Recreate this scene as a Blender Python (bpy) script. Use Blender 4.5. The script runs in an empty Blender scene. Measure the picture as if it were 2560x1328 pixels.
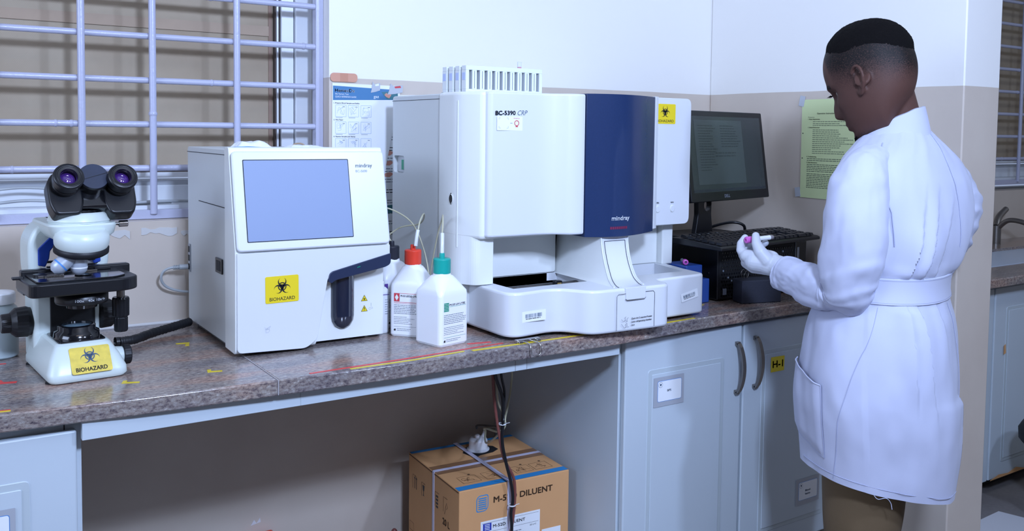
import bpy, bmesh, math, random
from mathutils import Matrix, Vector, noise, Euler
random.seed(7)
scene = bpy.context.scene
COL = scene.collection
PI = math.pi

# ------------------------------------------------------------------ camera
YAW, PITCH, ROLL, FPX = 0.58340363, 0.056811, -0.0122440, 2279.92
fw = Vector((math.sin(YAW)*math.cos(PITCH), math.cos(YAW)*math.cos(PITCH), -math.sin(PITCH)))
r0 = Vector((math.cos(YAW), -math.sin(YAW), 0))
d0 = fw.cross(r0)
cr, sr = math.cos(ROLL), math.sin(ROLL)
rt = r0*cr + d0*sr
dn = d0*cr - r0*sr
cam_d = bpy.data.cameras.new('camera')
cam = bpy.data.objects.new('camera', cam_d)
COL.objects.link(cam)
cam.matrix_world = Matrix(((rt.x, -dn.x, -fw.x, 0), (rt.y, -dn.y, -fw.y, 0), (rt.z, -dn.z, -fw.z, 1.40), (0, 0, 0, 1)))
cam_d.sensor_width = 36
cam_d.sensor_fit = 'HORIZONTAL'
cam_d.lens = FPX/2560*36
cam_d.shift_y = -(664-460)/2560
cam_d.clip_start = 0.05
scene.camera = cam

# ------------------------------------------------------------------ colour management, world, lights
vs = scene.view_settings
vs.view_transform = 'Standard'
vs.look = 'None'
vs.gamma = 1
vs.use_curve_mapping = False
vs.exposure = 0.0
world = bpy.data.worlds.new('world')
scene.world = world
world.use_nodes = True
world.node_tree.nodes['Background'].inputs[0].default_value = (0.55, 0.68, 1.0, 1)
world.node_tree.nodes['Background'].inputs[1].default_value = 0.55


def area(name, loc, target, size, power, color, size_y=None):
    d = bpy.data.lights.new(name, 'AREA')
    d.energy = power
    d.color = color
    d.size = size
    if size_y:
        d.shape = 'RECTANGLE'
        d.size_y = size_y
    o = bpy.data.objects.new(name, d)
    COL.objects.link(o)
    o.location = loc
    o.rotation_euler = (Vector(target)-Vector(loc)).to_track_quat('-Z', 'Y').to_euler()
    return o


area('flash_head', (0.64, -0.10, 2.26), (1.45, 2.2, 1.05), 0.24, 52, (0.63, 0.80, 1.20))
area('flash_head', (1.95, -0.45, 2.35), (1.3, 2.2, 1.05), 0.15, 24, (0.63, 0.80, 1.20))
area('side_fill_light', (-1.7, 1.25, 1.95), (0.8, 2.3, 1.15), 1.3, 31, (0.66, 0.81, 1.16), 0.9)  # added soft fill, no window there; brightens the left-facing sides
area('ceiling_ambient_fill', (0.6, 0.2, 2.86), (0.6, 0.2, 0), 1.3, 4.5, (1.0, 0.84, 0.78), 0.35)  # unseen ambient fill added overhead, warm light for the shaded parts
area('ceiling_ambient_fill', (1.6, -1.3, 2.86), (1.6, -1.3, 0), 1.3, 3.5, (1.0, 0.84, 0.78), 0.35)  # second added ambient fill, no fixture modelled
area('far_room_fill', (4.6, 0.4, 2.86), (4.6, 0.6, 0), 0.9, 10, (0.70, 0.82, 1.0), 0.35)  # unseen fill added to light the far room

# ------------------------------------------------------------------ materials


def lin(c):
    if isinstance(c, str):
        c = [int(c[i:i+2], 16)/255 for i in (0, 2, 4)]
    return tuple((v/12.92 if v <= 0.04045 else ((v+0.055)/1.055)**2.4) for v in c) + (1.0,)


def mat(name, col, rough=0.5, metal=0.0, spec=0.5, var=0.0, vscale=8.0, bump=0.0, bscale=200.0, coat=0.0,
        trans=0.0, alpha=1.0, emit=None, ior=None, sub=0.0, sheen=0.0):
    m = bpy.data.materials.new(name)
    m.use_nodes = True
    nt = m.node_tree
    b = nt.nodes['Principled BSDF']
    c = lin(col)
    b.inputs['Base Color'].default_value = c
    b.inputs['Roughness'].default_value = rough
    b.inputs['Metallic'].default_value = metal
    b.inputs['Specular IOR Level'].default_value = spec
    b.inputs['Coat Weight'].default_value = coat
    b.inputs['Coat Roughness'].default_value = 0.06
    b.inputs['Transmission Weight'].default_value = trans
    b.inputs['Alpha'].default_value = alpha
    if ior:
        b.inputs['IOR'].default_value = ior
    if sub:
        b.inputs['Subsurface Weight'].default_value = sub
        b.inputs['Subsurface Radius'].default_value = (0.01, 0.004, 0.002)
    if sheen:
        b.inputs['Sheen Weight'].default_value = sheen
    if emit:
        b.inputs['Emission Color'].default_value = lin(emit[0])
        b.inputs['Emission Strength'].default_value = emit[1]
    tc = nt.nodes.new('ShaderNodeTexCoord')
    if var > 0:
        n = nt.nodes.new('ShaderNodeTexNoise')
        n.inputs['Scale'].default_value = vscale
        n.inputs['Detail'].default_value = 5
        nt.links.new(tc.outputs['Object'], n.inputs['Vector'])
        mx = nt.nodes.new('ShaderNodeMix')
        mx.data_type = 'RGBA'
        mx.inputs[6].default_value = tuple(v*(1-var) for v in c[:3])+(1,)
        mx.inputs[7].default_value = tuple(min(1, v*(1+var)) for v in c[:3])+(1,)
        nt.links.new(n.outputs['Fac'], mx.inputs[0])
        nt.links.new(mx.outputs[2], b.inputs['Base Color'])
    if bump > 0:
        n2 = nt.nodes.new('ShaderNodeTexNoise')
        n2.inputs['Scale'].default_value = bscale
        n2.inputs['Detail'].default_value = 3
        nt.links.new(tc.outputs['Object'], n2.inputs['Vector'])
        bp = nt.nodes.new('ShaderNodeBump')
        bp.inputs['Strength'].default_value = bump
        bp.inputs['Distance'].default_value = 0.002
        nt.links.new(n2.outputs['Fac'], bp.inputs['Height'])
        nt.links.new(bp.outputs['Normal'], b.inputs['Normal'])
    return m


def ramp(nt, fac, stops):
    r = nt.nodes.new('ShaderNodeValToRGB')
    cr_ = r.color_ramp
    while len(cr_.elements) < len(stops):
        cr_.elements.new(0.5)
    for e, (p, c) in zip(cr_.elements, stops):
        e.position = p
        e.color = lin(c)
    nt.links.new(fac, r.inputs[0])
    return r.outputs[0]


def wall_material():
    m = mat('wall_paint', 'beb2b0', 0.42, bump=0.12, bscale=60)
    nt = m.node_tree
    b = nt.nodes['Principled BSDF']
    g = nt.nodes.new('ShaderNodeNewGeometry')
    s = nt.nodes.new('ShaderNodeSeparateXYZ')
    nt.links.new(g.outputs['Position'], s.inputs[0])
    n = nt.nodes.new('ShaderNodeTexNoise')
    n.inputs['Scale'].default_value = 3.0
    nt.links.new(g.outputs['Position'], n.inputs['Vector'])
    a = nt.nodes.new('ShaderNodeMath')
    a.operation = 'MULTIPLY_ADD'
    a.inputs[1].default_value = 0.008
    nt.links.new(n.outputs['Fac'], a.inputs[0])
    nt.links.new(s.outputs['Z'], a.inputs[2])
    c = nt.nodes.new('ShaderNodeMath')
    c.operation = 'GREATER_THAN'
    c.inputs[1].default_value = 1.556
    nt.links.new(a.outputs[0], c.inputs[0])
    n3 = nt.nodes.new('ShaderNodeTexNoise')
    n3.inputs['Scale'].default_value = 5
    n3.inputs['Detail'].default_value = 6
    nt.links.new(g.outputs['Position'], n3.inputs['Vector'])
    beige = ramp(nt, n3.outputs['Fac'], [(0.3, 'c6b9ac'), (0.7, 'cdc1b4')])
    mx = nt.nodes.new('ShaderNodeMix')
    mx.data_type = 'RGBA'
    nt.links.new(c.outputs[0], mx.inputs[0])
    nt.links.new(beige, mx.inputs[6])
    mx.inputs[7].default_value = lin('eceae6')
    nt.links.new(mx.outputs[2], b.inputs['Base Color'])
    return m


def granite_material():
    m = mat('granite', '8a6a60', 0.16, spec=0.5, bump=0.05, bscale=400)
    nt = m.node_tree
    b = nt.nodes['Principled BSDF']
    g = nt.nodes.new('ShaderNodeNewGeometry')
    mp = nt.nodes.new('ShaderNodeMapping')
    mp.inputs['Scale'].default_value = (0.28, 1.0, 1.0)
    nt.links.new(g.outputs['Position'], mp.inputs[0])
    n1 = nt.nodes.new('ShaderNodeTexNoise')
    n1.inputs['Scale'].default_value = 150
    n1.inputs['Detail'].default_value = 6
    n1.inputs['Roughness'].default_value = 0.75
    mp2 = nt.nodes.new('ShaderNodeMapping')
    mp2.inputs['Scale'].default_value = (0.55, 1.0, 1.0)
    nt.links.new(g.outputs['Position'], mp2.inputs[0])
    nt.links.new(mp2.outputs[0], n1.inputs['Vector'])
    c1 = ramp(nt, n1.outputs['Fac'], [(0.28, '35333a'), (0.40, '7c7274'), (0.50, 'a89c92'), (0.60, 'b7b3ac'), (0.72, 'dedcd8')])
    n2 = nt.nodes.new('ShaderNodeTexNoise')
    n2.inputs['Scale'].default_value = 14
    n2.inputs['Detail'].default_value = 4
    nt.links.new(mp.outputs[0], n2.inputs['Vector'])
    c2 = ramp(nt, n2.outputs['Fac'], [(0.36, '6b6a76'), (0.5, '8f8b8c'), (0.66, 'ae8a7a')])
    mx = nt.nodes.new('ShaderNodeMix')
    mx.data_type = 'RGBA'
    mx.blend_type = 'OVERLAY'
    mx.inputs[0].default_value = 0.75
    nt.links.new(c1, mx.inputs[6])
    nt.links.new(c2, mx.inputs[7])
    nt.links.new(mx.outputs[2], b.inputs['Base Color'])
    return m


def screen_material():
    m = mat('woven_screen', '9c8a7c', 0.8, spec=0.1)
    nt = m.node_tree
    b = nt.nodes['Principled BSDF']
    g = nt.nodes.new('ShaderNodeNewGeometry')
    n = nt.nodes.new('ShaderNodeTexNoise')
    n.inputs['Scale'].default_value = 4
    n.inputs['Detail'].default_value = 5
    nt.links.new(g.outputs['Position'], n.inputs['Vector'])
    c = ramp(nt, n.outputs['Fac'], [(0.3, 'a59580'), (0.7, 'b6a893')])
    ck = nt.nodes.new('ShaderNodeTexChecker')
    ck.inputs['Scale'].default_value = 480
    ck.inputs['Color1'].default_value = (1, 1, 1, 1)
    ck.inputs['Color2'].default_value = (0.72, 0.72, 0.74, 1)
    nt.links.new(g.outputs['Position'], ck.inputs['Vector'])
    mx = nt.nodes.new('ShaderNodeMix')
    mx.data_type = 'RGBA'
    mx.blend_type = 'MULTIPLY'
    mx.inputs[0].default_value = 0.7
    nt.links.new(c, mx.inputs[6])
    nt.links.new(ck.outputs[0], mx.inputs[7])
    nt.links.new(mx.outputs[2], b.inputs['Base Color'])
    return m


WALL = wall_material()
GRANITE = granite_material()
SCREEN = screen_material()
CEIL = mat('ceiling_paint', 'dcd8d0', 0.8)
FLOOR = mat('floor_terrazzo', '86807e', 0.35, var=0.2, vscale=60)
GRILLE = mat('grille_paint', 'b5b7cc', 0.28, bump=0.25, bscale=120)
ALU = mat('white_aluminium', 'd9dde2', 0.3, spec=0.6)
DUST = mat('dusty_rubber', '4d423d', 0.8)
CAB = mat('cabinet_white', 'c0cbd3', 0.38, var=0.03, vscale=4)
CABE = mat('cabinet_edge', 'b9c4c9', 0.4)
STEEL = mat('brushed_steel', '8d8884', 0.32, metal=0.9)
CHROME = mat('chrome', 'd0d0d0', 0.12, metal=1.0)
SHELL = mat('warm_white_plastic', 'e3e6e4', 0.33, var=0.012, vscale=5)
SHELLB = mat('bright_white_plastic', 'd8dbe0', 0.3)
SIDE = mat('grey_painted_steel', 'cfd3d3', 0.42, bump=0.03, bscale=500)
SEAM = mat('dark_seam', '2b2d31', 0.7)
GREYP = mat('grey_plastic', '9fa4ab', 0.4)
NAVY = mat('navy_gloss', '233458', 0.17, spec=0.4, var=0.1, vscale=200)
NAVYM = mat('navy_band', '27304a', 0.3)
LCD = mat('lcd_glass', '8494b4', 0.42, spec=0.35)
BLACK = mat('black_plastic', '101116', 0.35)
BLACKG = mat('black_gloss', '0c0d12', 0.14, coat=0.4)
BLACKM = mat('black_matte', '131418', 0.7)
RUBBER = mat('rubber_grip', '15161b', 0.5)
SCREENB = mat('monitor_screen', '30383a', 0.22, spec=0.6)
YELLOW = mat('yellow_sticker', 'e8cf28', 0.35)
YELLOWW = mat('worn_yellow_sticker', 'd9c048', 0.4, var=0.35, vscale=60)
YTAPE = mat('yellow_tape', 'd8c020', 0.35)
RTAPE = mat('red_tape', 'd23f3c', 0.35)
INK = mat('black_ink', '15171c', 0.5)
INKB = mat('dark_blue_ink', '2f4a66', 0.5)
INKG = mat('grey_ink', '8a93a0', 0.5)
INKR = mat('red_ink', 'c8404a', 0.5)
PAPER = mat('paper', 'e9ecef', 0.6)
PAPERG = mat('grey_pouch', 'a9adb5', 0.3)
PBLUE = mat('poster_blue', '3f78a8', 0.45)
PTEAL = mat('poster_teal', '3c7480', 0.45)
PLINE = mat('poster_line_blue', '7898c4', 0.5)
PGREY = mat('poster_text_grey', '6c7482', 0.5)
SKINTONE = mat('pinkish_print', 'c98f80', 0.5)
BLUEINK = mat('blue_frame_ink', '4b86c8', 0.4)
LIME = mat('lime_paper', 'd2e0aa', 0.55)
LIMEI = mat('lime_paper_ink', '4d5a4c', 0.6)
TAPE = mat('clear_tape', 'b7bcc4', 0.25)
PLASTER = mat('adhesive_bandage', 'cf9880', 0.6, bump=0.2, bscale=300)
HDPE = mat('bottle_white', 'eceef2', 0.32, sub=0.05)
HDPEM = mat('bottle_milky', 'aebcc0', 0.3)
REDC = mat('red_cap', 'e0402c', 0.35)
GREENC = mat('teal_cap', '129f93', 0.35)
DARKC = mat('dark_cap', '23252f', 0.35)
PURPLE = mat('purple_label', '5b3f96', 0.4)
PINKC = mat('pink_tube_cap', 'd063c0', 0.35)
PINKD = mat('pink_cap_hole', '5a2f70', 0.5)
BLOOD = mat('blood', '5a1518', 0.25)
GLASST = mat('tube_glass', 'e8eef4', 0.08, trans=0.6, alpha=0.6)
TUBING = mat('clear_tubing', 'c9c5a8', 0.25, alpha=0.75)
TUBINGW = mat('milky_tubing', 'd5d9d8', 0.3)
LENS = mat('purple_lens', '4a2a78', 0.05, spec=1.0, coat=1.0)
LENSB = mat('frosted_lens', '6f8591', 0.2)
BLUEP = mat('blue_plastic', '1c3f9c', 0.3)
BLUEB = mat('blue_box_plastic', '2d4f9a', 0.35)
ORANGE = mat('orange_ring', 'b8684c', 0.4)
OBJM = mat('objective_metal', 'b4bcc8', 0.35, metal=0.25)
CREAM = mat('microscope_cream', 'ced8d4', 0.33)
CARD = mat('cardboard', 'd29d6a', 0.7, var=0.06, vscale=12)
CARDD = mat('cardboard_dark', '6b4b30', 0.8)
CARDI = mat('cardboard_ink', '5d442e', 0.7)
BLUET = mat('blue_strip', '2a86c4', 0.5)
STRAP = mat('white_strap', 'cdc9dc', 0.4)
WIREBR = mat('brown_tubing', '7c4640', 0.35)
FOAM = mat('black_foam', '2a2d3a', 0.85, var=0.35, vscale=350, bump=0.5, bscale=500)
GREENS = mat('green_switch', '0f8f6a', 0.3)
CABLEG = mat('grey_cable', 'a8adb0', 0.4)
TISSUE = mat('tissue', 'e6eaf2', 0.8)
MASKB = mat('blue_mask', '8fc0e6', 0.7)
COAT = mat('lab_coat_cotton', 'bcc0d5', 0.75, spec=0.2, bump=0.08, bscale=900, sheen=0.1)
STITCH = mat('coat_stitch', 'a9aec8', 0.8)
TROUS = mat('brown_trousers', '64523a', 0.85, bump=0.2, bscale=700)
GLOVE = mat('white_nitrile_glove', 'c8ccd6', 0.42, sub=0.05)
SHOE = mat('black_leather', '17171a', 0.4)
HAIR = mat('black_hair', '0b090a', 0.85, spec=0.12, bump=0.8, bscale=600)
SLOT = mat('rack_slot', '56616c', 0.5)
RACKW = mat('rack_white', 'dfe4e6', 0.35)
FLAKE = mat('peeling_paint', 'c8c6c4', 0.6)
SINK = mat('sink_white', 'c6d3e4', 0.3)
FARW = mat('far_window_tan', '6f5f55', 0.8)
OFFW = mat('chip_and_lit_floor_white', 'dcdce0', 0.5)

# ------------------------------------------------------------------ mesh builder


def ML(o, r, u):
    r = Vector(r).normalized()
    u = Vector(u).normalized()
    n = r.cross(u)
    return Matrix(((r.x, u.x, n.x, o[0]), (r.y, u.y, n.y, o[1]), (r.z, u.z, n.z, o[2]), (0, 0, 0, 1)))


def front(x, y, z):      # a sheet facing the room (towards -Y)
    return ML((x, y, z), (1, 0, 0), (0, 0, 1))


def leftside(x, y, z):   # a sheet facing -X
    return ML((x, y, z), (0, -1, 0), (0, 0, 1))


ROOT = {}
_txt = {}


def text_mesh(s, font_shear=0.0):
    k = (s, font_shear)
    if k in _txt:
        return _txt[k]
    cu = bpy.data.curves.new('t', 'FONT')
    cu.body = s
    cu.size = 1
    cu.shear = font_shear
    cu.resolution_u = 3
    o = bpy.data.objects.new('t', cu)
    COL.objects.link(o)
    dg = bpy.context.evaluated_depsgraph_get()
    me = bpy.data.meshes.new_from_object(o.evaluated_get(dg))
    vv = [v.co.copy() for v in me.vertices]
    ff = [tuple(p.vertices) for p in me.polygons]
    bpy.data.objects.remove(o)
    bpy.data.curves.remove(cu)
    bpy.data.meshes.remove(me)
    x0 = min(v.x for v in vv)
    x1 = max(v.x for v in vv)
    y0 = 0.0
    vv = [Vector((v.x-x0, v.y, 0)) for v in vv]
    _txt[k] = (vv, ff, x1-x0)
    return _txt[k]


def round_poly(pts, r, n=5):
    out = []
    N = len(pts)
    for i in range(N):
        rr = r[i] if isinstance(r, (list, tuple)) else r
        p = Vector(pts[i])
        a = (Vector(pts[i-1])-p)
        b = (Vector(pts[(i+1) % N])-p)
        if rr <= 0:
            out.append(tuple(p))
            continue
        rr = min(rr, a.length*0.49, b.length*0.49)
        pa = p+a.normalized()*rr
        pb = p+b.normalized()*rr
        for k in range(n+1):
            t = k/n
            q = pa*(1-t)**2 + p*2*t*(1-t) + pb*t*t
            out.append(tuple(q))
    return out


def rrect(x0, x1, y0, y1, r, n=5):
    return round_poly([(x0, y0), (x1, y0), (x1, y1), (x0, y1)], r, n)


def catmull(pts, n=8):
    P = [Vector(p) for p in pts]
    if len(P) < 3:
        return P
    out = []
    for i in range(len(P)-1):
        a = P[i-1] if i > 0 else P[0]*2-P[1]
        b, c = P[i], P[i+1]
        d = P[i+2] if i+2 < len(P) else P[-1]*2-P[-2]
        for k in range(n):
            t = k/n
            out.append(0.5*((2*b)+(c-a)*t+(2*a-5*b+4*c-d)*t*t+(3*b-a-3*c+d)*t**3))
    out.append(P[-1])
    return out


def split_bevels(bm):
    """part narrow bevel strips from the broad faces beside them, so the broad faces shade evenly"""
    es = []
    for e in bm.edges:
        if len(e.link_faces) == 2:
            a, b = e.link_faces
            if a.smooth and b.smooth and a.normal.dot(b.normal) < 0.995:
                x, y = sorted((a.calc_area(), b.calc_area()))
                if y > 3.0*x and e.calc_length() > 1e-6:
                    es.append(e)
            elif a.smooth != b.smooth:
                es.append(e)
            if a.smooth and b.smooth and a.normal.dot(b.normal) < 0.3:
                es.append(e)
    if es:
        bmesh.ops.split_edges(bm, edges=list(set(es)))


class MB:
    def __init__(s):
        s.bm = bmesh.new()
        s.mats = []
        s.wn = False

    def mi(s, m):
        if m not in s.mats:
            s.mats.append(m)
        return s.mats.index(m)

    def faces(s, verts, faces, m, T=None, smooth=False):
        vs_ = [s.bm.verts.new((T @ Vector(v)) if T else v) for v in verts]
        i = s.mi(m)
        out = []
        for f in faces:
            try:
                fc = s.bm.faces.new([vs_[k] for k in f])
            except ValueError:
                continue
            fc.material_index = i
            fc.smooth = smooth
            out.append(fc)
        return vs_, out

    def bevel(s, faces, w, seg=2, edges=None):
        es = set()
        for f in faces:
            f.normal_update()
            for e in f.edges:
                es.add(e)
        es = [e for e in es if len(e.link_faces) == 2 and e.calc_face_angle(0) > 0.5]
        if edges:
            es = [e for e in es if edges(e)]
        if es:
            r = bmesh.ops.bevel(s.bm, geom=es, offset=w, offset_type='OFFSET', segments=seg, profile=0.5, affect='EDGES', clamp_overlap=not getattr(s, 'noclamp', False))
            s.wn = True
            for f in r['faces']:
                f.smooth = True

    def box(s, x0, x1, y0, y1, z0, z1, m, bevel=0, seg=2, T=None):
        v = [(x, y, z) for z in (z0, z1) for y in (y0, y1) for x in (x0, x1)]
        f = [(0, 2, 3, 1), (4, 5, 7, 6), (0, 1, 5, 4), (2, 6, 7, 3), (0, 4, 6, 2), (1, 3, 7, 5)]
        vs_, fs = s.faces(v, f, m, T)
        if bevel:
            s.bevel(fs, bevel, seg)
        return s

    def prism(s, poly, T, d0_, d1_, m, bevel=0, seg=2, smooth=False, bsel=None):
        """poly in the plane of T (x,y), extruded along T's normal from d0 to d1"""
        n = len(poly)
        ar = sum(poly[i-1][0]*poly[i][1]-poly[i][0]*poly[i-1][1] for i in range(n))
        if ar < 0:
            poly = poly[::-1]
        v = [(p[0], p[1], d0_) for p in poly]+[(p[0], p[1], d1_) for p in poly]
        f = [tuple(range(n-1, -1, -1)), tuple(range(n, 2*n))]
        f += [(i, (i+1) % n, n+(i+1) % n, n+i) for i in range(n)]
        vs_, fs = s.faces(v, f, m, T)
        for k in fs[2:]:
            k.smooth = smooth
        if bevel:
            s.noclamp = smooth
            s.bevel(fs, bevel, seg, bsel)
            s.noclamp = False
        return s

    def sheet(s, poly, T, m, d=0.0):
        n = len(poly)
        ar = sum(poly[i-1][0]*poly[i][1]-poly[i][0]*poly[i-1][1] for i in range(n))
        if ar < 0:
            poly = poly[::-1]
        s.faces([(p[0], p[1], d) for p in poly], [tuple(range(n))], m, T)
        return s

    def rings(s, rings, m, closed=True, cap0=True, cap1=True, smooth=True, T=None):
        n = len(rings[0])
        v = [p for r in rings for p in r]
        f = []
        for j in range(len(rings)-1):
            for i in range(n if closed else n-1):
                k = (i+1) % n
                f.append((j*n+i, j*n+k, (j+1)*n+k, (j+1)*n+i))
        if cap0 and closed:
            f.append(tuple(range(n-1, -1, -1)))
        if cap1 and closed:
            f.append(tuple((len(rings)-1)*n+i for i in range(n)))
        s.faces(v, f, m, T, smooth)
        return s

    def lathe(s, prof, T, m, seg=32, smooth=True, cap0=True, cap1=True, flute=0, fl=0.0, fr=None):
        rs = []
        for (r, z) in prof:
            ring = []
            for i in range(seg):
                a = 2*PI*i/seg
                rr = r
                if flute and (fr is None or fr[0] <= z <= fr[1]):
                    rr = r*(1-fl*(0.5+0.5*math.cos(a*flute)))
                ring.append((rr*math.cos(a), rr*math.sin(a), z))
            rs.append(ring)
        return s.rings(rs, m, True, cap0, cap1, smooth, T)

    def cyl(s, p0, p1, r, m, r1=None, seg=20, smooth=True):
        p0, p1 = Vector(p0), Vector(p1)
        q = (p1-p0).to_track_quat('Z', 'Y').to_matrix().to_4x4()
        T = Matrix.Translation(p0) @ q
        return s.lathe([(r, 0), (r if r1 is None else r1, (p1-p0).length)], T, m, seg, smooth)

    def tube(s, pts, r, m, seg=10, n=8, cap=True, smoothpath=True):
        P = catmull(pts, n) if smoothpath else [Vector(p) for p in pts]
        R = r if callable(r) else (lambda t: r)
        rs = []
        up = Vector((0, 0, 1))
        prev = None
        for i, p in enumerate(P):
            t = (P[min(i+1, len(P)-1)]-P[max(i-1, 0)]).normalized()
            if prev is None:
                a = t.cross(up)
                if a.length < 0.1:
                    a = t.cross(Vector((0, 1, 0)))
                a.normalize()
            else:
                a = (prev-t*prev.dot(t))
                a.normalize()
            prev = a
            b = t.cross(a)
            rr = R(i/(len(P)-1))
            rs.append([tuple(p+(a*math.cos(2*PI*k/seg)+b*math.sin(2*PI*k/seg))*rr) for k in range(seg)])
        return s.rings(rs, m, True, cap, cap, True)

    def strip(s, pts, w, T, m, d=0.0):
        """flat polyline of width w in plane T"""
        P = [Vector(p) for p in pts]
        L, R_ = [], []
        for i, p in enumerate(P):
            t = (P[min(i+1, len(P)-1)]-P[max(i-1, 0)]).normalized()
            nn = Vector((-t.y, t.x))*w/2
            L.append((p.x+nn.x, p.y+nn.y, d))
            R_.append((p.x-nn.x, p.y-nn.y, d))
        n = len(P)
        s.faces(L+R_, [(i, n+i, n+i+1, i+1) for i in range(n-1)], m, T)
        return s

    def text(s, body, T, h, m, w=None, x=0, y=0, d=0.0004, shear=0.0, bold=0):
        vv, ff, W = text_mesh(body, shear)
        sy = h/0.7
        sx = sy if w is None else w/W
        offs = [(0, 0)] if not bold else [(0, 0), (bold, 0), (0, bold), (bold, bold)]
        for (ox, oy) in offs:
            s.faces([(x+ox+v.x*sx, y+oy+v.y*sy, d) for v in vv], ff, m, T)
        return s

    def lines(s, T, x0, x1, ys, h, m, d=0.0004, frac=(0.5, 1.0), word=0.0):
        for y in ys:
            xe = x0+(x1-x0)*random.uniform(*frac)
            x = x0
            while x < xe-h:
                wd = random.uniform(2.5, 8)*h
                xx = min(x+wd, xe)
                s.sheet([(x, y), (xx, y), (xx, y+h), (x, y+h)], T, m, d)
                x = xx+h*0.9
        return s

    def build(s, name, parent=None, local=False):
        me = bpy.data.meshes.new(name)
        if parent is not None and not local:
            s.bm.transform(ROOT[parent.name].inverted())
        bmesh.ops.recalc_face_normals(s.bm, faces=[f for f in s.bm.faces]) if False else None
        s.bm.normal_update()
        if any(f.smooth for f in s.bm.faces):
            split_bevels(s.bm)
            s.bm.normal_update()
        s.bm.to_mesh(me)
        s.bm.free()
        for m in s.mats:
            me.materials.append(m)
        o = bpy.data.objects.new(name, me)
        COL.objects.link(o)
        if parent is not None:
            o.parent = parent
            ROOT[o.name] = ROOT[parent.name]
        else:
            ROOT[o.name] = Matrix()
        return o


def thing(name, label, cat, loc=(0, 0, 0), rz=0.0, group=None, kind=None):
    o = bpy.data.objects.new(name, None)
    o.empty_display_size = 0.05
    COL.objects.link(o)
    o.location = loc
    o.rotation_euler = (0, 0, rz)
    if label:
        o['label'] = label
    if cat:
        o['category'] = cat
    if group:
        o['group'] = group
    if kind:
        o['kind'] = kind
    ROOT[o.name] = Matrix.Translation(loc) @ Matrix.Rotation(rz, 4, 'Z')
    return o


def tag(o, label=None, cat=None, group=None, kind=None):
    if label:
        o['label'] = label
    if cat:
        o['category'] = cat
    if group:
        o['group'] = group
    if kind:
        o['kind'] = kind
    return o


def struct(name, mb, label=None):
    o = mb.build(name)
    o['kind'] = 'structure'
    if label:
        o['label'] = label
    return o


def recenter(o, p):
    """put a top-level mesh's origin at p without moving its geometry"""
    p = Vector(p)
    o.data.transform(Matrix.Translation(-p))
    o.location = p
    return o


def remeshed(mb, voxel, smooth_it=3, m=None, name='r'):
    """fuse the pieces collected in mb into one continuous surface"""
    me = bpy.data.meshes.new(name)
    mb.bm.to_mesh(me)
    mb.bm.free()
    o = bpy.data.objects.new(name, me)
    COL.objects.link(o)
    md = o.modifiers.new('r', 'REMESH')
    md.mode = 'VOXEL'
    md.voxel_size = voxel
    if smooth_it:
        m2 = o.modifiers.new('s', 'SMOOTH')
        m2.iterations = smooth_it
        m2.factor = 0.5
    dg = bpy.context.evaluated_depsgraph_get()
    res = bpy.data.meshes.new_from_object(o.evaluated_get(dg))
    bpy.data.objects.remove(o)
    bpy.data.meshes.remove(me)
    for p in res.polygons:
        p.use_smooth = True
    if m:
        res.materials.clear()
        res.materials.append(m)
    return res


def boolean_cut(mb, cutters, mats_keep=True):
    me = bpy.data.meshes.new('a')
    mb.bm.to_mesh(me)
    for m in mb.mats:
        me.materials.append(m)
    o = bpy.data.objects.new('a', me)
    COL.objects.link(o)
    tmp = []
    for c in cutters:
        mc = bpy.data.meshes.new('c')
        c.bm.to_mesh(mc)
        for m in c.mats:
            mc.materials.append(m)
        oc = bpy.data.objects.new('c', mc)
        COL.objects.link(oc)
        tmp.append(oc)
        md = o.modifiers.new('b', 'BOOLEAN')
        md.operation = 'DIFFERENCE'
        md.solver = 'EXACT'
        md.object = oc
    dg = bpy.context.evaluated_depsgraph_get()
    res = bpy.data.meshes.new_from_object(o.evaluated_get(dg))
    bpy.data.objects.remove(o)
    for t in tmp:
        bpy.data.objects.remove(t)
    out = MB()
    out.wn = mb.wn
    out.mats = list(mb.mats)
    out.bm.from_mesh(res)
    return out


def mesh_obj(name, me, parent=None, world=True):
    if parent is not None and world:
        me.transform(ROOT[parent.name].inverted())
    o = bpy.data.objects.new(name, me)
    COL.objects.link(o)
    if parent is not None:
        o.parent = parent
        ROOT[o.name] = ROOT[parent.name]
    return o


# ------------------------------------------------------------------ printed marks


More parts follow.
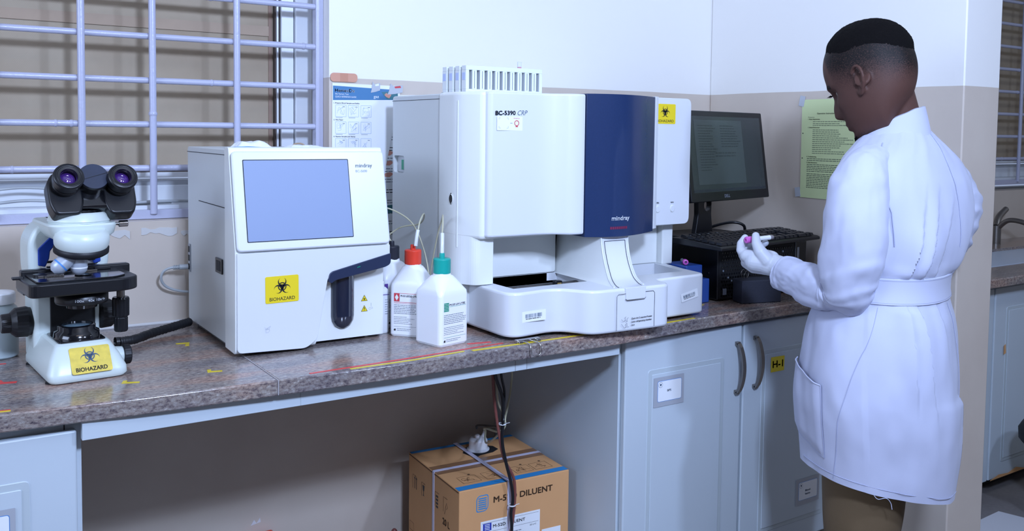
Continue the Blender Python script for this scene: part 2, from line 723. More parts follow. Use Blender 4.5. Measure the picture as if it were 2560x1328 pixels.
def biohazard(mb, T, cx, cy, R, m, d=0.0005):
    """the trefoil sign, R = overall radius"""
    u = R/2.05
    for k in range(3):
        a0 = PI/2+k*2*PI/3
        c = Vector((cx+math.cos(a0)*u*1.08, cy+math.sin(a0)*u*1.08))
        c2 = c+Vector((math.cos(a0), math.sin(a0)))*u*0.22
        N = 26
        o_, i_ = [], []
        for j in range(N+1):
            t = a0+PI*0.17+(2*PI-PI*0.34)*j/N
            o_.append((c.x+math.cos(t)*u, c.y+math.sin(t)*u, d))
            i_.append((c2.x+math.cos(t)*u*0.80, c2.y+math.sin(t)*u*0.80, d))
        mb.faces(o_+i_, [(j, j+1, N+2+j, N+1+j) for j in range(N)], m, T)
        # arc of the inner ring
        o_, i_ = [], []
        for j in range(13):
            t = a0-0.62+1.24*j/12
            o_.append((cx+math.cos(t)*u*1.0, cy+math.sin(t)*u*1.0, d+0.0001))
            i_.append((cx+math.cos(t)*u*0.78, cy+math.sin(t)*u*0.78, d+0.0001))
        mb.faces(o_+i_, [(j, 13+j, 14+j, j+1) for j in range(12)], m, T)
        # stem
        tdir = Vector((math.cos(a0+PI), math.sin(a0+PI)))
        nn = Vector((-tdir.y, tdir.x))*u*0.12
        p, q = Vector((cx, cy)), Vector((cx, cy))+tdir*u*0.62
        mb.faces([(p+nn).to_3d()+Vector((0, 0, d)), (p-nn).to_3d()+Vector((0, 0, d)), (q-nn).to_3d()+Vector((0, 0, d)), (q+nn).to_3d()+Vector((0, 0, d))], [(0, 1, 2, 3)], m, T)


def biohazard_sticker(parent, T, w, h, m, worn=False, txt='BIOHAZARD', sx=0.12, name='biohazard_sticker', cxs=0.5, clip=None):
    mb = MB()
    mb.prism(rrect(0, w, 0, h, 0.004), T, 0, 0.0006, m)
    biohazard(mb, T, w*cxs, h*0.60, h*0.33, INK, 0.0011)
    mb.text(txt, T, h*0.13, INK, w*(1-2*sx), w*sx, h*0.085, 0.0011)
    return tag(mb.build(name, parent), 'yellow biohazard warning sticker')


def barcode(parent, T, w, h):
    mb = MB()
    mb.prism(rrect(0, w, 0, h, 0.001), T, 0, 0.0005, PAPER)
    x = w*0.13
    while x < w*0.82:
        b = random.choice([0.0007, 0.0011, 0.0018])
        mb.sheet([(x, h*0.38), (x+b, h*0.38), (x+b, h*0.74), (x, h*0.74)], T, INKB, 0.0008)
        x += b+random.choice([0.0008, 0.0013, 0.002])
    mb.lines(T, w*0.15, w*0.8, [h*0.26], h*0.06, INK, 0.0008, (0.95, 1))
    return mb.build('barcode_sticker', parent)

# ================================================================== THE ROOM
YB = 2.517      # back wall face
XR = 2.566      # face of the partition on the right
ZC = 0.88       # worktop

m = MB()
m.box(-2.6, 6.2, -3.0, YB+0.4, -0.1, 0.0, FLOOR)
struct('floor', m)
m = MB()
m.box(-2.6, 6.2, -3.0, YB+0.4, 2.9, 3.0, CEIL)
struct('ceiling', m)
m = MB()
m.box(-2.6, -1.0, YB, YB+0.25, 0, 2.9, WALL)
m.box(-1.0, 1.02, YB, YB+0.25, 0, 1.155, WALL)
m.box(-1.0, 1.02, YB, YB+0.25, 2.35, 2.9, WALL)
m.box(1.02, 4.0, YB, YB+0.25, 0, 2.9, WALL)
m.box(4.0, 5.6, YB, YB+0.25, 0, 1.13, WALL)
m.box(4.0, 5.6, YB, YB+0.25, 2.35, 2.9, WALL)
m.box(5.6, 6.2, YB, YB+0.25, 0, 2.9, WALL)
wb = struct('wall_back', m)
for (x, z, w, h, sd) in ((0.372, 1.123, 0.10, 0.02, 1), (0.50, 1.126, 0.09, 0.018, 2), (0.60, 1.12, 0.06, 0.012, 3), (0.70, 0.222, 0.0, 0, 4)):
    if w == 0:
        continue
    random.seed(sd)
    top = [(x+w*i/8, z+h*0.5+random.uniform(-.15, .15)*h) for i in range(9)]
    bot = [(x+w*i/8, z-h*0.5*random.uniform(-0.2, 1.5)) for i in range(9)]
    m = MB()
    m.prism(top+bot[::-1], front(0, YB, 0), 0, 0.0015, FLAKE)
    mesh = m.build('paint_flake', wb)
for pts in ([(0.735, 0.285), (0.745, 0.300), (0.752, 0.289), (0.762, 0.303), (0.764, 0.290)], [(0.685, 0.262), (0.70, 0.266), (0.697, 0.250), (0.690, 0.255)]):
    m = MB()
    m.prism(pts, front(0.05, YB, -0.012), 0, 0.001, OFFW)
    m.build('paint_chip', wb)
m = MB()
m.box(XR, 2.755, 1.503, YB-0.001, 0, 2.9, WALL, 0.004)
struct('wall_right', m)
m = MB()
m.box(-2.6, -2.5, -2.9, YB, 0, 2.9, WALL)
struct('wall_left', m)
m = MB()
m.box(-2.5, 6.1, -2.9, -2.8, 0, 2.9, WALL)
struct('wall_front', m)
m = MB()
m.box(6.1, 6.2, -2.8, YB, 0, 2.9, WALL)
struct('wall_far', m)


def window(n, x0, x1, xv, label, near=True):
    """a barred aluminium window in a recess of the back wall"""
    w = thing('window_%d' % n, label, None, ((x0+x1)/2, 2.56, 1.155), kind='structure')
    f = 2.56
    m = MB()
    m.box(x0, x0+0.023, f, f+0.03, 1.156, 2.349, GRILLE, 0.001)
    m.box(x1-0.023, x1-0.0005, f, f+0.03, 1.156, 2.349, GRILLE, 0.001)
    m.box(x0+0.023, x1-0.023, f, f+0.03, 1.156, 1.180, GRILLE, 0.001)
    m.box(x0+0.023, x1-0.023, f, f+0.03, 2.325, 2.349, GRILLE, 0.001)
    gr = m.build('grille_frame', w)
    z = 1.292
    rnd = random.Random(3)
    while z < 2.3:
        m = MB()
        m.cyl((x0+0.02, f+0.012, z), (x1-0.02, f+0.012, z), 0.0085, GRILLE)
        for k in range(3):   # weld beads and runs of paint
            xx = rnd.uniform(x0+0.3, x1-0.05)
            m.lathe([(0.004, -0.006), (0.0095, -0.003), (0.0098, 0.003), (0.004, 0.006)], Matrix.Translation((xx, f+0.012, z)) @ Matrix.Rotation(PI/2, 4, 'Y'), GRILLE, 12)
        m.build('horizontal_bar', gr)
        z += 0.1168
    for x in xv:
        m = MB()
        m.cyl((x, f-0.002, 1.170), (x, f-0.002, 2.335), 0.0092, GRILLE)
        if abs(x-0.54) < 0.01:
            m.lathe([(0.0092, -0.006), (0.0115, -0.002), (0.011, 0.003), (0.0092, 0.006)], Matrix.Translation((x, f-0.002, 1.437)), GRILLE, 16)
        m.build('vertical_bar', gr)
    # aluminium window behind the bars
    m = MB()
    a = 2.66
    m.box(x0, x0+0.04, a, a+0.05, 1.19, 2.349, ALU, 0.002)
    m.box(x1-0.052, x1-0.0005, a-0.012, a+0.05, 1.19, 2.349, ALU, 0.002)
    m.box(x1-0.092, x1-0.054, a, a+0.05, 1.19, 2.349, ALU, 0.002)
    m.box(x0+0.04, x1-0.092, a, a+0.05, 1.19, 1.240, ALU, 0.002)
    m.box(x0+0.04, x1-0.092, a+0.002, a+0.04, 1.240, 1.256, GREYP, 0.001)
    m.box(x0+0.04, x1-0.092, a+0.01, a+0.05, 1.262, 1.276, ALU, 0.001)
    m.box(x0+0.04, x1-0.092, a, a+0.05, 2.30, 2.349, ALU, 0.002)
    m.build('window_frame', w)
    m = MB()
    m.box(x1-0.108, x1-0.094, a+0.012, a+0.04, 1.28, 2.30, DUST)
    m.box(x1-0.104, x1-0.099, a+0.006, a+0.013, 1.28, 2.30, ALU)
    m.box(x0+0.04, x1-0.11, a+0.012, a+0.03, 1.276, 1.284, DUST)
    m.build('rubber_gasket', w)
    m = MB()
    m.box(x0+0.03, x1-0.106, a+0.030, a+0.040, 1.27, 2.31, SCREEN)
    sc = m.build('insect_screen', w)
    if near:
        m = MB()
        m.box(x0+0.03, x1-0.122, a+0.0255, a+0.0295, 1.676, 1.705, mat('masking_paper', 'a89480', 0.8, var=0.12, vscale=14))
        m.box(x1-0.122, x1-0.112, a+0.0265, a+0.0295, 1.28, 2.30, mat('screen_edge', '8f7768', 0.8, var=0.2, vscale=30))
        m.build('paper_strip', w)
    m = MB()
    m.box(x0, x1-0.0005, 2.56+0.03, YB+0.249, 1.1555, 1.190, ALU, 0.001)
    m.build('window_sill', w)
    return w


window(1, -1.0, 1.02, (-0.6, -0.4, -0.2, -0.02, 0.17, 0.368, 0.541, 0.765), 'large barred aluminium window with brown screen above the granite worktop')
window(2, 4.0, 5.6, (4.2, 4.45, 4.665, 4.905, 5.15, 5.4), 'dim barred window of the far room seen past the wall end', near=False)

# cables lying in the window recess
for pts, lab, r in (([(-0.3, 2.60, 1.20), (0.05, 2.60, 1.222), (0.18, 2.605, 1.240), (0.26, 2.61, 1.243), (0.36, 2.612, 1.228), (0.47, 2.618, 1.196), (0.60, 2.62, 1.195)], 'upper arched grey cable in the window recess behind the microscope', 0.0035),
                    ([(-0.3, 2.585, 1.197), (0.10, 2.590, 1.203), (0.25, 2.592, 1.212), (0.36, 2.596, 1.2), (0.46, 2.598, 1.197), (0.56, 2.60, 1.20), (0.70, 2.61, 1.196)], 'lower grey cable lying along the window sill behind the microscope', 0.004)):
    m = MB()
    m.tube(pts, r, CABLEG)
    tag(m.build('sill_cable'), lab, 'cable', 'grey cables in the window recess')

# ================================================================== WORKTOP
top = thing('granite_worktop', 'long pink-grey speckled granite worktop carrying the lab machines', 'worktop', (0.8, 2.17, 0.845))
m = MB()
m.prism([(-1.6, YB-0.001), (-1.6, 1.855), (0.125, 1.853), (0.355, 1.834), (0.627, 1.822), (0.627, YB-0.001)], Matrix(), 0.846, ZC, GRANITE, 0.003, bsel=lambda e: True)
m.build('granite_slab', top)
m = MB()
m.prism([(0.6295, YB-0.001), (0.6295, 1.822), (0.90, 1.813), (1.526, 1.815), (1.84, 1.84), (2.383, 1.856), (XR-0.001, 1.857), (XR-0.001, YB-0.001)], Matrix(), 0.846, ZC, GRANITE, 0.003)
m.build('granite_slab', top)
m = MB()
m.box(0.627, 0.6295, 1.823, YB-0.002, 0.848, ZC-0.0005, mat('grout', 'a5a0a2', 0.7))
m.build('joint', top)
m = MB()
m.tube([(0.0, YB-0.004, ZC+0.002), (0.35, YB-0.004, ZC+0.002), (0.62, YB-0.004, ZC+0.002)], 0.005, FLAKE)
m.build('sealant_bead', wb)


def tape(pts, mt, name='tape_mark'):
    m = MB()
    m.prism(pts, Matrix(), ZC, ZC+0.0008, mt)
    m.build(name, top)


def ell(x, y, mt, a=0.035, b=0.02, w=0.008, fx=1, fy=1, rot=0):
    pts = [(0, 0), (a*fx, 0), (a*fx, w*fy), (w*fx, w*fy), (w*fx, b*fy), (0, b*fy)]
    c, s_ = math.cos(rot), math.sin(rot)
    tape([(x+p[0]*c-p[1]*s_, y+p[0]*s_+p[1]*c) for p in pts], mt)
ell(0.519, 1.955, YTAPE, 0.030, 0.022, rot=-0.2, fx=1)
ell(0.348, 1.958, YTAPE, 0.034, 0.020, rot=-0.35)
tape([(0.525, 2.262), (0.556, 2.256), (0.547, 2.222), (0.538, 2.224), (0.545, 2.246), (0.524, 2.252)], YTAPE)
tape([(0.10, 2.115), (0.145, 2.106), (0.148, 2.088), (0.172, 2.082), (0.169, 2.072), (0.10, 2.088)], RTAPE)
tape([(0.02, 1.896), (0.143, 1.879), (0.143, 1.874), (0.02, 1.890)], RTAPE)
tape([(0.02, 1.889), (0.143, 1.873), (0.143, 1.868), (0.02, 1.882)], YTAPE)
tape([(0.701, 1.840), (0.92, 1.850), (1.21, 1.868), (1.21, 1.862), (0.92, 1.842), (0.701, 1.834)], RTAPE)
tape([(0.79, 1.831), (0.95, 1.832), (1.085, 1.845), (1.085, 1.838), (0.95, 1.825), (0.79, 1.825)], YTAPE)
tape([(1.105, 1.842), (1.24, 1.840), (1.46, 1.842), (1.46, 1.836), (1.24, 1.832), (1.105, 1.832)], YTAPE)
tape([(1.13, 1.905), (1.19, 1.895), (1.19, 1.886), (1.13, 1.896)], RTAPE)
tape([(1.70, 1.844), (1.845, 1.851), (1.845, 1.844), (1.70, 1.835)], YTAPE)
tape([(1.985, 1.995), (2.02, 1.982), (1.998, 1.972)], YTAPE)
tape([(0.10, 2.27), (0.165, 2.255), (0.165, 2.249), (0.10, 2.263)], RTAPE)

# ================================================================== CABINETS
m = MB()
m.box(0.2585, 1.572, 1.849, 1.867, 0.8095, 0.8455, CAB, 0.001)
m.box(0.685, 0.687, 1.8482, 1.849, 0.811, 0.845, CABE)
for xg in (1.236, 1.270):
    m.box(xg, xg+0.002, 1.8482, 1.849, 0.811, 0.845, GREYP)
ap = m.build('apron_board')
tag(ap, 'white apron board under the granite above the open knee space', 'board')
recenter(ap, (0.93, 1.85, 0.811))


def door(parent, x0, x1, z0, z1, yf, px0, px1, pz0, pz1, T=None):
    m = MB()
    m.box(x0, x1, yf, yf+0.019, z0, z1, CAB, 0.004, 3)
    # routed field: a groove frame and a raised inner panel
    for (o, dd, mt) in ((0.0, 0.0, CABE),):
        m.prism(rrect(px0, px1, pz0, pz1, 0.012), front(0, yf, 0), -0.001, 0.0016, mt, 0.0012)
    m.prism(rrect(px0+0.014, px1-0.014, pz0+0.014, pz1-0.014, 0.004), front(0, yf, 0), 0.001, 0.0036, CAB, 0.002)
    return m.build('door', parent)


def card(parent, x, y, z, w, h, txt=None, lines=0):
    T = front(x, y, z)
    m = MB()
    m.prism(rrect(0, w, 0, h, 0.002), T, 0, 0.0008, PAPERG)
    b = w*0.12
    m.prism(rrect(b, w-b*0.7, b, h-b*0.8, 0.006), T, 0.0008, 0.0010, BLUEINK)
    m.prism(rrect(b+0.0012, w-b*0.7-0.0012, b+0.0012, h-b*0.8-0.0012, 0.005), T, 0.001, 0.0013, PAPER)
    cx, cy = b+0.011, h-b*0.8-0.011
    N = 20
    m.sheet([(cx+0.008*math.cos(2*PI*k/N), cy+0.008*math.sin(2*PI*k/N)) for k in range(N)], T, INKG, 0.0015)
    m.sheet([(cx+0.007*math.cos(2*PI*k/N), cy+0.007*math.sin(2*PI*k/N)) for k in range(N)], T, PAPER, 0.0016)
    m.sheet([(cx-0.003, cy+0.003), (cx+0.003, cy+0.003), (cx+0.0025, cy-0.001), (cx, cy-0.004), (cx-0.0025, cy-0.001)], T, INKB, 0.0018)
    if txt:
        for i, t in enumerate(txt):
            m.text(t, T, 0.006, BLUEINK, w=len(t)*0.0048, x=w*0.5-len(t)*0.0024, y=h*0.48-i*0.011, d=0.0016, bold=0.0003)
    return m.build('label_card', parent)


def handle(parent, x, z0, z1, yf):
    m = MB()
    n = 14
    rs = []
    for k in range(n+1):
        t = k/n
        z = z1+(z0-z1)*t
        y = yf-0.010-0.022*math.sin(PI*min(max(t, 0.0), 1))**0.7
        w = 0.0065
        rs.append([(x-w, y-0.004, z), (x+w, y-0.004, z), (x+w, y+0.004, z), (x-w, y+0.004, z)])
    m.rings(rs, STEEL, True, True, True, smooth=False)
    m.box(x-0.0065, x+0.0065, yf-0.012, yf, z1-0.008, z1+0.004, STEEL, 0.001)
    m.box(x-0.0065, x+0.0065, yf-0.012, yf, z0-0.004, z0+0.008, STEEL, 0.001)
    h = m.build('handle', parent)
    return h


cl = thing('base_cabinet', 'white base cabinet at the left end under the microscope', 'cabinet', (-0.3, 2.17, 0), group=None)
m = MB()
m.box(-0.9, 0.2625, 1.89, YB-0.002, 0.10, 0.845, CAB, 0.001)
m.box(-0.9, 0.2625, 1.95, YB-0.002, 0.0, 0.10, CABE)
m.box(0.232, 0.234, 1.8885, 1.892, 0.10, 0.845, SEAM)
m.build('carcass', cl)
dr = door(cl, -0.30, 0.252, 0.11, 0.825, 1.870, -0.22, 0.172, 0.17, 0.745)
card(dr, 0.035, 1.8655, 0.60, 0.112, 0.10)
dr = door(cl, -0.86, -0.31, 0.11, 0.825, 1.870, -0.78, -0.38, 0.17, 0.745)

cb = thing('base_cabinet', 'white double-door base cabinet with two curved steel handles behind the coat', 'cabinet', (2.08, 2.17, 0))
m = MB()
m.box(1.604, XR-0.002, 1.89, YB-0.002, 0.10, 0.845, CAB, 0.001)
m.box(1.604, XR-0.002, 1.95, YB-0.002, 0.0, 0.10, CABE)
m.build('carcass', cb)
d1 = door(cb, 1.611, 2.066, 0.11, 0.833, 1.870, 1.693, 1.991, 0.17, 0.745)
handle(d1, 2.042, 0.632, 0.782, 1.870)
card(d1, 1.712, 1.8655, 0.637, 0.114, 0.084, ['BPS'])
d2 = door(cb, 2.075, 2.545, 0.11, 0.833, 1.870, 2.155, 2.465, 0.17, 0.745)
handle(d2, 2.121, 0.638, 0.790, 1.870)
m = MB()
T = front(2.192, 1.8655, 0.672)
m.prism([(0, 0), (0.060, 0), (0.061, 0.046), (0, 0.047)], T, 0, 0.0006, YELLOW)
m.text('H-1', T, 0.021, INK, 0.046, 0.007, 0.013, 0.0012, bold=0.0012)
tag(m.build('yellow_tag', d2), 'yellow H-1 sticker')
card(d2, 2.322, 1.8655, 0.625, 0.114, 0.084, ['Reagents'])
card(d2, 2.325, 1.8655, 0.222, 0.114, 0.084, ['Blood', 'Items'])

# ================================================================== POSTERS ON THE BACK WALL
YP = YB-0.001
p = thing('wall_poster', 'white test guide poster with a blue header taped right of the window', 'poster', (1.12, YB, 1.2))
m = MB()
T = front(1.027, YB-0.002, 1.215)
W, H = 0.158, 0.322
m.prism([(0, 0), (W, 0), (W+0.062, H*0.90), (W+0.061, H-0.002), (0.002, H)], T, 0, 0.0006, PAPER)
m.build('sheet', p)
m = MB()
m.sheet([(0.004, H-0.008), (W+0.055, H-0.014), (W+0.055, H-0.044), (0.004, H-0.050)], T, PBLUE, 0.0008)
m.sheet([(W+0.0, H-0.022), (W+0.055, H-0.016), (W+0.055, H-0.043), (W+0.018, H-0.0435)], T, PTEAL, 0.001)
m.sheet([(W+0.010, H-0.030), (W+0.016, H-0.024), (W+0.024, H-0.028), (W+0.030, H-0.022), (W+0.033, H-0.030), (W+0.026, H-0.040), (W+0.016, H-0.036)], T, SKINTONE, 0.0012)
m.text('HemexDx', T, 0.0095, PAPER, 0.062, 0.010, H-0.026, 0.0012, bold=0.0005)
m.text('Hb Variant Test', T, 0.005, PAPER, 0.042, 0.011, H-0.034, 0.0012)
m.text('QUICK REFERENCE GUIDE', T, 0.005, PAPER, 0.066, 0.011, H-0.042, 0.0012)
m.text('gaz', T, 0.009, PAPER, 0.017, 0.133, H-0.040, 0.0012)
m.build('header_band', p)
m = MB()
rn = random.Random(5)
for r, (tx, w) in enumerate((('1. Prepare Blood Sample and Buffer', 0.082), ('2. Wet Paper', 0.030), ('3. Pipette Sample and Stamp', 0.068))):
    y = H-0.060-r*0.049
    m.text(tx, T, 0.0036, INKB, w, 0.006, y, 0.0008, bold=0.0002)
    for c in range(3):
        x = 0.012+c*0.040
        y1, y0 = y-0.004, y-0.038
        P = [(x, y0), (x+0.033, y0), (x+0.033, y1), (x, y1), (x, y0)]
        m.strip(P[:2], 0.0007, T, PLINE, 0.0008)
        m.strip(P[1:3], 0.0007, T, PLINE, 0.0008)
        m.strip(P[2:4], 0.0007, T, PLINE, 0.0008)
        m.strip(P[3:5], 0.0007, T, PLINE, 0.0008)
        for k in range(3):
            a = [(x+rn.uniform(0.005, 0.028), y0+rn.uniform(0.004, 0.03)) for _ in range(4)]
            m.strip([tuple(v) [:2] for v in catmull([(q[0], q[1], 0) for q in a], 5)], 0.0005, T, PLINE, 0.0008)
        m.sheet([(x+0.022, y1-0.004), (x+0.029, y1-0.004), (x+0.029, y1-0.006), (x+0.022, y1-0.006)], T, INKG, 0.0009)
        m.sheet([(x+0.001, y0-0.0035), (x+0.022, y0-0.0035), (x+0.022, y0-0.0022), (x+0.001, y0-0.0022)], T, INKG, 0.0009)
m.build('printed_steps', p)

p = thing('wall_poster', 'second printed guide sheet with orange hands half hidden beside the big analyser', 'poster', (1.24, YB, 1.1))
m = MB()
T = front(1.180, YB-0.0011, 0.93)
m.prism([(0, 0), (0.12, 0), (0.12, 0.58), (0.0, 0.575)], T, 0, 0.0006, PAPER)
rn = random.Random(6)
for k in range(16):
    y = 0.545-k*0.032
    m.lines(T, 0.008, 0.10, [y, y-0.008], 0.0025, PGREY if k % 4 else INK, 0.0008, (0.5, 1))
for y in (0.40, 0.335, 0.37):
    m.sheet([(0.012, y), (0.020, y+0.006), (0.035, y+0.009), (0.05, y+0.004), (0.034, y-0.006), (0.018, y-0.005)], T, SKINTONE, 0.0009)
m.sheet([(0.0, 0.24), (0.05, 0.245), (0.05, 0.22), (0.0, 0.215)], T, PTEAL, 0.0009)
m.build('sheet', p)

m = MB()
T = front(1.0225, YB-0.0032, 1.5405)
m.prism(rrect(0, 0.085, 0, 0.026, 0.0125, 8), T, 0, 0.001, PLASTER, 0.0004)
m.sheet([(0.030, 0.001), (0.055, 0.001), (0.055, 0.025), (0.030, 0.025)], T, mat('bandage_pad', 'c48d74', 0.7), 0.0012)
b = m.build('adhesive_bandage')
tag(b, 'tan adhesive bandage holding the top left corner of the test poster', 'bandage')
recenter(b, (1.065, YB-0.002, 1.553))
for (x, z, rot, w, lab) in ((1.150, 1.512, 0.15, 0.03, 'left crumpled clear tape at the top edge of the test poster'), (1.205, 1.508, -0.1, 0.05, 'right crumpled clear tape at the top right corner of the test poster')):
    m = MB()
    T = front(x, YB-0.0035, z)
    m.prism([(0, 0), (w*0.5, 0.003), (w, 0.008), (w*1.02, 0.030), (w*0.4, 0.026), (w*0.2, 0.034), (w*0.1, 0.012)], T, 0, 0.0008, TAPE)
    m.sheet([(w*0.5, 0.02), (w*0.9, 0.022), (w*0.85, 0.028), (w*0.45, 0.025)], T, INKR if w > 0.04 else PAPER, 0.001)
    o = m.build('clear_tape')
    tag(o, lab, 'tape', 'tape pieces on the test poster')
    recenter(o, (x, YB-0.003, z))

# ------------------------------------------------------------------ lime poster on the partition
p = thing('instruction_sheet', 'pale green operating instructions sheet taped to the right wall beside the man', 'poster', (XR, 1.95, 1.19))
m = MB()
T = leftside(XR-0.0015, 2.078, 1.188)
W, H = 0.245, 0.335
m.prism([(0.001, 0.0), (W, -0.002), (W, H+0.002), (-0.001, H)], T, 0, 0.0006, LIME)
m.build('sheet', p)
m = MB()
m.text('Operation Instructions and Daily Maintenance', T, 0.0052, LIMEI, 0.150, 0.062, H-0.050, 0.0009, bold=0.0002)
m.text('Precautions', T, 0.004, LIMEI, 0.026, 0.026, H-0.062, 0.0009)
m.text('1. Power Requirements', T, 0.004, LIMEI, 0.048, 0.026, H-0.069, 0.0009, bold=0.0002)
m.lines(T, 0.046, 0.225, [H-0.076, H-0.083, H-0.089], 0.0018, LIMEI, 0.0009, (0.5, 1))
m.text('2. General Environment', T, 0.004, LIMEI, 0.048, 0.026, H-0.097, 0.0009, bold=0.0002)
m.lines(T, 0.046, 0.225, [H-0.104-0.0066*k for k in range(13)], 0.0018, LIMEI, 0.0009, (0.35, 1))
m.text('4. Troubleshooting', T, 0.004, LIMEI, 0.040, 0.024, H-0.196, 0.0009, bold=0.0002)
m.lines(T, 0.026, 0.225, [H-0.202-0.006*k for k in range(2)], 0.002, LIMEI, 0.0009, (0.9, 1))
m.text('5. Daily Maintenance', T, 0.004, LIMEI, 0.044, 0.024, H-0.216, 0.0009, bold=0.0002)
m.lines(T, 0.026, 0.225, [H-0.222-0.0058*k for k in range(5)], 0.002, LIMEI, 0.0009, (0.6, 1))
m.lines(T, 0.026, 0.225, [H-0.254-0.0058*k for k in range(9)], 0.002, LIMEI, 0.0009, (0.75, 1))
for y in (H-0.115, H-0.20):
    m.sheet([(0.006+0.0022*math.cos(2*PI*k/10), y+0.0022*math.sin(2*PI*k/10)) for k in range(10)], T, INK, 0.0009)
m.build('printed_text', p)
for (u, v, w, h, rot, lab) in ((-0.016, H-0.020, 0.022, 0.036, -0.2, 'clear tape strip at the top left corner of the green sheet'), (-0.018, 0.0, 0.022, 0.032, 0.15, 'clear tape strip at the bottom left corner of the green sheet')):
    m = MB()
    T2 = T @ Matrix.Translation((u, v, 0.0007)) @ Matrix.Rotation(rot, 4, 'Z')
    m.prism([(0, 0), (w, 0), (w, h), (0, h)], T2, 0, 0.0005, TAPE)
    o = m.build('clear_tape')
    tag(o, lab, 'tape', 'tape strips on the green sheet')
    recenter(o, T @ Vector((u, v, 0)))

# ================================================================== FAR ROOM
f = thing('sink_counter', 'dark granite sink counter in the far room past the wall end', 'counter', (4.4, 2.17, 0.845))
m = MB()
m.prism([(2.757, YB-0.001), (2.757, 1.80), (6.0, 1.80), (6.0, YB-0.001)], Matrix(), 0.846, ZC, GRANITE, 0.004)
m = boolean_cut(m, [MB().box(3.60, 4.9, 1.98, 2.30, 0.80, 1.0, SINK)])
m.build('granite_slab', f)
m = MB()
m.box(3.601, 4.899, 1.981, 2.299, 0.846, 0.868, SINK)
m.box(3.601, 3.62, 1.981, 2.299, 0.868, 0.8805, SINK)
m.box(3.62, 4.899, 1.981, 1.995, 0.868, 0.882, SINK)
m.build('sink_basin', f)
fc = thing('base_cabinet', 'pale blue-white worn cabinet under the far room sink', 'cabinet', (4.4, 2.17, 0))
m = MB()
m.box(2.757, 6.0, 1.89, YB-0.002, 0.06, 0.845, CAB)
m.box(2.757, 6.0, 1.95, YB-0.002, 0.0, 0.06, SEAM)
m.build('carcass', fc)
for x0, x1 in ((3.03, 3.455), (3.465, 3.94), (3.95, 4.4)):
    d = door(fc, x0, x1, 0.07, 0.825, 1.870, x0+0.08, x1-0.08, 0.13, 0.745)
m = MB()
m.prism([(3.47, 0.072), (3.53, 0.084), (3.60, 0.078), (3.66, 0.090), (3.72, 0.075), (3.80, 0.080), (3.80, 0.071), (3.47, 0.0705)], front(0, 1.8655, 0), 0, 0.0008, CARD)
m.build('worn_patch', fc)
m = MB()
m.prism([(3.53, 0.56), (3.545, 0.565), (3.54, 0.60), (3.53, 0.595)], front(0, 1.8655, 0), 0, 0.0008, CARD)
m.build('worn_patch', fc)
fa = thing('tap', 'dark metal lever tap above the far room sink', 'tap', (4.46, 2.42, ZC))
m = MB()
m.cyl((4.46, 2.42, ZC), (4.46, 2.42, 0.97), 0.022, STEEL)
m.tube([(4.46, 2.42, 0.95), (4.46, 2.36, 1.0), (4.46, 2.27, 0.99), (4.46, 2.23, 0.95)], 0.012, STEEL)
m.build('spout', fa)
m = MB()
m.tube([(4.46, 2.42, 0.965), (4.50, 2.43, 1.01), (4.58, 2.44, 1.045)], lambda t: 0.017-0.003*t, STEEL)
m.build('lever', fa)
bn = thing('waste_bin', 'black plastic bin with a rolled rim on the far room floor', 'bin', (3.48, 1.55, 0))
m = MB()
m.lathe([(0.11, 0), (0.125, 0.02), (0.145, 0.28), (0.150, 0.30)], Matrix.Translation((3.50, 1.56, 0)), BLACKM, 32)
m.build('body', bn)
m = MB()
m.lathe([(0.150, 0.29), (0.185, 0.285), (0.198, 0.30), (0.200, 0.33), (0.188, 0.352), (0.14, 0.362), (0.05, 0.368), (0.0, 0.369)], Matrix.Translation((3.50, 1.56, 0)), BLACKM, 32)
m.build('lid', bn)
m = MB()
m.prism([(3.16, 1.42), (3.46, 1.50), (3.38, 1.78), (3.14, 1.77)], Matrix(), 0.0, 0.002, OFFW)  # off-white sheet standing for light falling on the floor
o = m.build('lit_floor_patch')
tag(o, 'pale sheet painted as the lit patch of floor at the foot of the far cabinet', 'lit patch')
recenter(o, (3.3, 1.6, 0))

# ================================================================== SMALL BLOOD ANALYSER (with the touch screen)
A = thing('blood_analyzer', 'compact white blood analyser with a large grey touch screen beside the microscope', 'lab machine', (0.79, 2.25, ZC))
sideM = leftside(0.611, 0, 0)     # x -> -Y, y -> Z
m = MB()
m.prism(rrect(-2.485, -2.120, 0.893, 1.352, 0.010), leftside(0.6115, 0, 0), -0.363, 0, SIDE, 0.002)
m.build('housing', A)
m = MB()
m.box(0.6105, 0.976, 2.118, 2.486, 1.338, 1.3395, SEAM)
m.sheet([(-2.374, 1.217), (-2.14, 1.2155), (-2.14, 1.2135), (-2.374, 1.215)], leftside(0.611, 0, 0), SEAM, 0.0004)
m.build('seam_line', A)
# front shell: profile in (-Y, Z)
m = MB()
prof = [(-2.122, 0.890), (-2.122, 1.356), (-2.098, 1.358), (-2.090, 1.356), (-2.041, 1.120), (-2.043, 0.895), (-2.048, 0.888)]
prof = round_poly(prof, [0.002, 0.004, 0.008, 0.010, 0.01, 0.01, 0.008], 4)
m.prism(prof, leftside(0.604, 0, 0), -0.381, 0, SHELL, 0.004, 3)
T = front(0, 2.04, 0)
cut = MB()
bay = round_poly([(1.05, 0.80), (0.778, 0.80), (0.798, 0.905), (0.823, 1.050), (0.99, 1.083), (1.05, 1.09)], [0, 0, 0, 0.008, 0, 0], 4)
cut.prism(bay, T, -0.035, 0.05, SHELL)
m = boolean_cut(m, [cut])
m.build('front_shell', A)
m = MB()
m.prism(rrect(0.7775, 0.973, 0.892, 1.10, 0.006), front(0, 2.076, 0), -0.045, 0, SHELLB, 0.003)
m.build('probe_bay', A)
